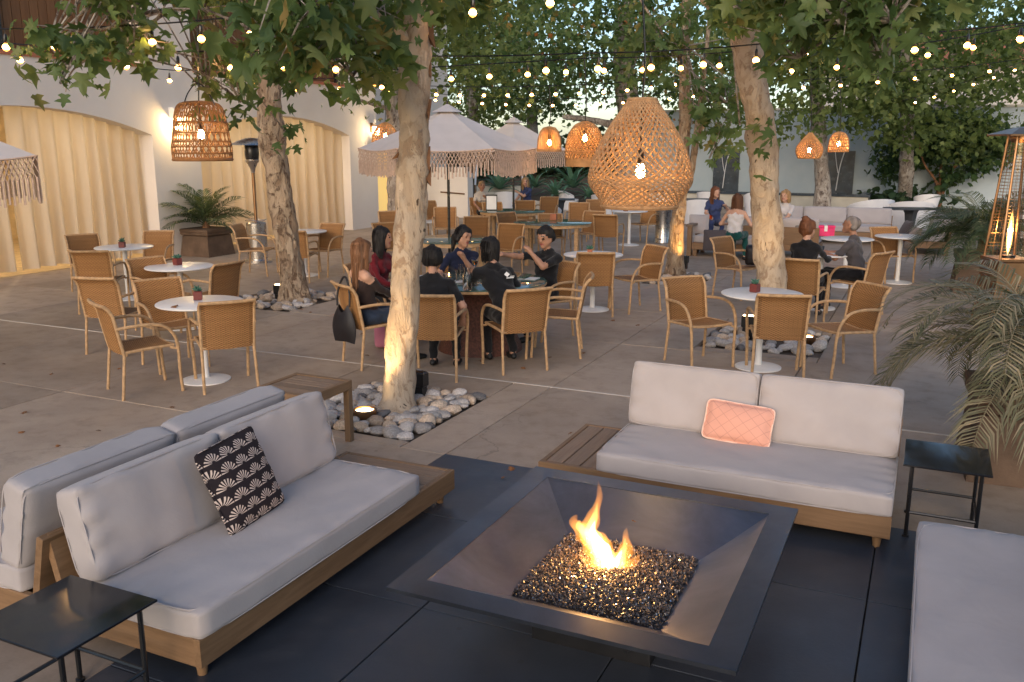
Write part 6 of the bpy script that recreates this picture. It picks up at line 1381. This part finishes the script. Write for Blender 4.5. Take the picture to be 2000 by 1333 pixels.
tulip('dark tulip table in front of the agaves', 1092, 389); tulip('dark tulip table left of the woman in blue', 1368, 389); tulip('long dark table at the right behind the white chairs', 1780, 407, .42)
# low round white stool/table surfaces at the rear left
q = PX(845, 432, .45); ped_table('low white round table left of the parasol pole', (q.x, q.y), .9, .45, group='low tables')
# far people
p_ = (PX(1395, 440, .45)); person('woman in a blue dress with auburn hair, laughing', (p_.x, p_.y), R(200), BLU, BLU, 'c', 'auburn', 'long', lean=.0, turn=R(30), hl=(-.2, .3, .95), hr=(.15, .3, .7), female=True, h=.017)
q = PX(1434, 470, .42); person('woman in a white strapless top and teal shorts, back to us', (q.x, q.y), R(-4), WHT, TEAL, 'c', 'brown', 'shoulder', lean=.12, neck='strapless', sleeve='none', hl=(-.25, .3, .75), hr=(.25, .3, .75), female=True, h=.016)
q = PX(1545, 452, .45); person('woman in a white tee mostly hidden by the thick trunk', (q.x - .15, q.y), R(160), WHT, JEAN, 'c', 'blond', 'bob', lean=.05, hl=(-.15, .4, .7), female=True, h=.017)
p_ = S(941, 418); person('older woman in a white blouse at the far glass table', p_, look(p_, T3g.xy), CRM, DRK, 'b', 'blond', 'buzz', lean=.06, hl=(-.05, .3, .95), female=True, h=.017)
p_ = S(1028, 405); person('blonde woman in blue seated at the far glass table', p_, R(160), BLU, BLU, 'c', 'blond', 'shoulder', lean=.06, turn=R(40), hl=(.1, .3, .95), female=True, h=.017)
q = PX(960, 412, .79); t = thing('menu_stand', 'black framed menu stand on the far glass table', 'sign', (q.x, q.y, .79), CA); MB().box(-.13, .13, -.01, .01, 0, .36).build('frame', M['metal_black'], t, False); MB().box(-.11, .11, -.013, -.0105, .03, .33).build('card', M['white_paint'], t, False)
q = PX(880, 520)
# the black shoulder bag hung on the chair, and the bag on the chair left of the trunk
kb = K['brown']; Mb = Matrix.Rotation(kb.rotation_euler.z, 3, 'Z'); o0 = kb.location + Mb @ Vector((.10, -.36, 0))
BAG = mat('bag_black', (.012, .010, .012), .55, var=.3, bump=.3)
t = thing('shoulder_bag', 'black hobo shoulder bag hanging from the long haired woman chair', 'bag', (o0.x, o0.y, .30), kb.rotation_euler.z + R(20)); vs = []; fs = []
n, m = 14, 8
for i in range(n + 1):
    a = i / n * 2 * math.pi
    for j in range(m + 1):
        f = j / m; w = .17 * math.sin(math.pi * (.08 + .62 * (1 - f))) ** .7; d = .045 * math.sin(math.pi * min(1, .1 + .9 * (1 - f))) + .012; vs.append((w * math.cos(a), d * math.sin(a), .30 * f + .08 * f * abs(math.cos(a)) ** 2 - .015 * math.cos(a) ** 2 * (1 - f)))
for i in range(n):
    for j in range(m): q = i * (m + 1) + j; fs.append((q, q + m + 1, q + m + 2, q + 1))
fs.append(tuple(i * (m + 1) for i in range(n)))
MB().add(vs, fs).build('bag_body', BAG, t); MB().tube(spline([(-.09, 0, .36), (-.085, .01, .5), (-.03, .03, .64), (.03, .03, .64), (.085, .01, .5), (.09, 0, .36)]), .011, 6).build('strap', BAG, t)
q = PX(1468, 520, .46); t = thing('handbag', 'black leather bag on the chair left of the thick trunk', 'bag', (q.x + .1, q.y, .46), R(10)); cushion('bag_body', (.40, .30, .2), .05, .02, BAG, t, (0, 0, .17), (R(90), 0, 0), piping=False, wr=.006); MB().tube(spline([(-.1, 0, .3), (-.07, 0, .42), (.07, 0, .42), (.1, 0, .3)]), .009, 6).build('strap', BAG, t)
q = PX(752, 655, .15); t = thing('pink_bag', 'small pink bag on the floor under the group', 'bag', (q.x, q.y, 0), R(30)); cushion('bag_body', (.24, .26, .13), .05, .02, cloth('pink_bag', (.50, .18, .26)), t, (0, 0, .14), (R(90), 0, 0), piping=False, wr=.006); MB().tube(spline([(-.07, 0, .25), (-.04, 0, .34), (.04, 0, .34), (.07, 0, .25)]), .008, 6).build('strap', HP, t)
# cup, plates on the man's table
for k, (u, v, lab) in enumerate(((1604, 494, 'dark cup on the grey shirted man table'), (1388, 428, 'amber drink on the teak arm shelf'))):
    q = PX(u, v, .78 if k == 0 else .66); t = thing('cup', lab, 'cup', (q.x, q.y, .782 if k == 0 else .652)); MB().lathe([(.03, 0), (.038, .09), (.034, .09), (.026, .01)], 14, cap=False).build('cup_wall', M['dark_table'] if k == 0 else M['orange_drink'], t)
q = PX(1590, 499, .78); t = thing('plate', 'white plate on the grey shirted man table', 'plate', (q.x, q.y, .781)); MB().lathe([(.05, 0), (.11, .012), (.112, .016), (.05, .006), (0, .006)], 24, cap=False).build('dish', M['white_plastic'], t)
# stairs with handrail at the far left
a = PD(940, 398, 29.5)
st = thing('garden_steps', 'short flight of garden steps with white handrails', 'steps', (a.x, a.y, 0), CA)
for k in range(5): MB().box(-.2, 1.3, .32 * k, .32 * (k + 1) + .05, -.05 + .0, .17 * (k + 1), bev=.008).build('step', M['pale_stone'], st, False)
for x in (-.2, 1.35):
    MB().tube([(x, 0, .95), (x, 1.7, 1.85)], .025, 6).build('handrail', M['white_paint'], st); MB().tube([(x, 0, .6), (x, 1.7, 1.5)], .015, 6).build('rail', M['white_paint'], st)
    for f in (0, 1): MB().tube([(x, 1.7 * f, 0), (x, 1.7 * f, .95 + .9 * f)], .03, 6).build('post', M['bronze'], st)
# fallen leaves on the paving and furniture
LM = leaf_mesh('fallen_leaf', np.array([(0., 0., 0.)]), np.array([1.]), LEAF_V, LEAF_F, 5, mat('dry_leaf', (.20, .085, .03), .8, var=.4), 0., 40.)
r = random.Random(12)
spots = [(r.uniform(0, 700), r.uniform(600, 900)) for _ in range(12)] + [(r.uniform(560, 1300), r.uniform(690, 870)) for _ in range(7)] + [(r.uniform(1100, 1350), r.uniform(560, 720)) for _ in range(4)] + [(r.uniform(500, 800), r.uniform(560, 700)) for _ in range(5)]
for u, v in spots:
    q = PX(u, v)
    if MAT[0] < q.x < MAT[1] and q.y < MAT[3] or (-4.6 < q.x < -2.6 and 2.4 < q.y < 5.6): continue
    o = link('fallen_leaf', LM); s = r.uniform(.04, .075); o.location = (q.x, q.y, .012); o.scale = (s, s, s); o.rotation_euler = (r.uniform(-.3, .3), r.uniform(-.3, .3), r.uniform(0, 6)); tag(o, 'small dry brown leaf lying on the concrete paving', 'leaf', 'dry leaves scattered on the paving')
for u, v, z, lab, s in ((345, 600, .784, 'curled rust brown leaf on the nearest left white table', .12), (1000, 915, .012, 'pale curled leaf on the dark paving behind the fire pit', .06), (985, 935, .012, 'tiny pale leaf on the dark paving near the left sofa', .035), (1117, 848, .225, 'small orange leaf on the slatted end of the rear sofa', .04), (1234, 1020, .35, 'orange flake on the steel slope of the fire pit', .03)):
    q = PX(u, v, z); o = link('fallen_leaf', LM); o.location = (q.x, q.y, z + .012); o.scale = (s, s, s); o.rotation_euler = (.2, .1, u); tag(o, lab, 'leaf')
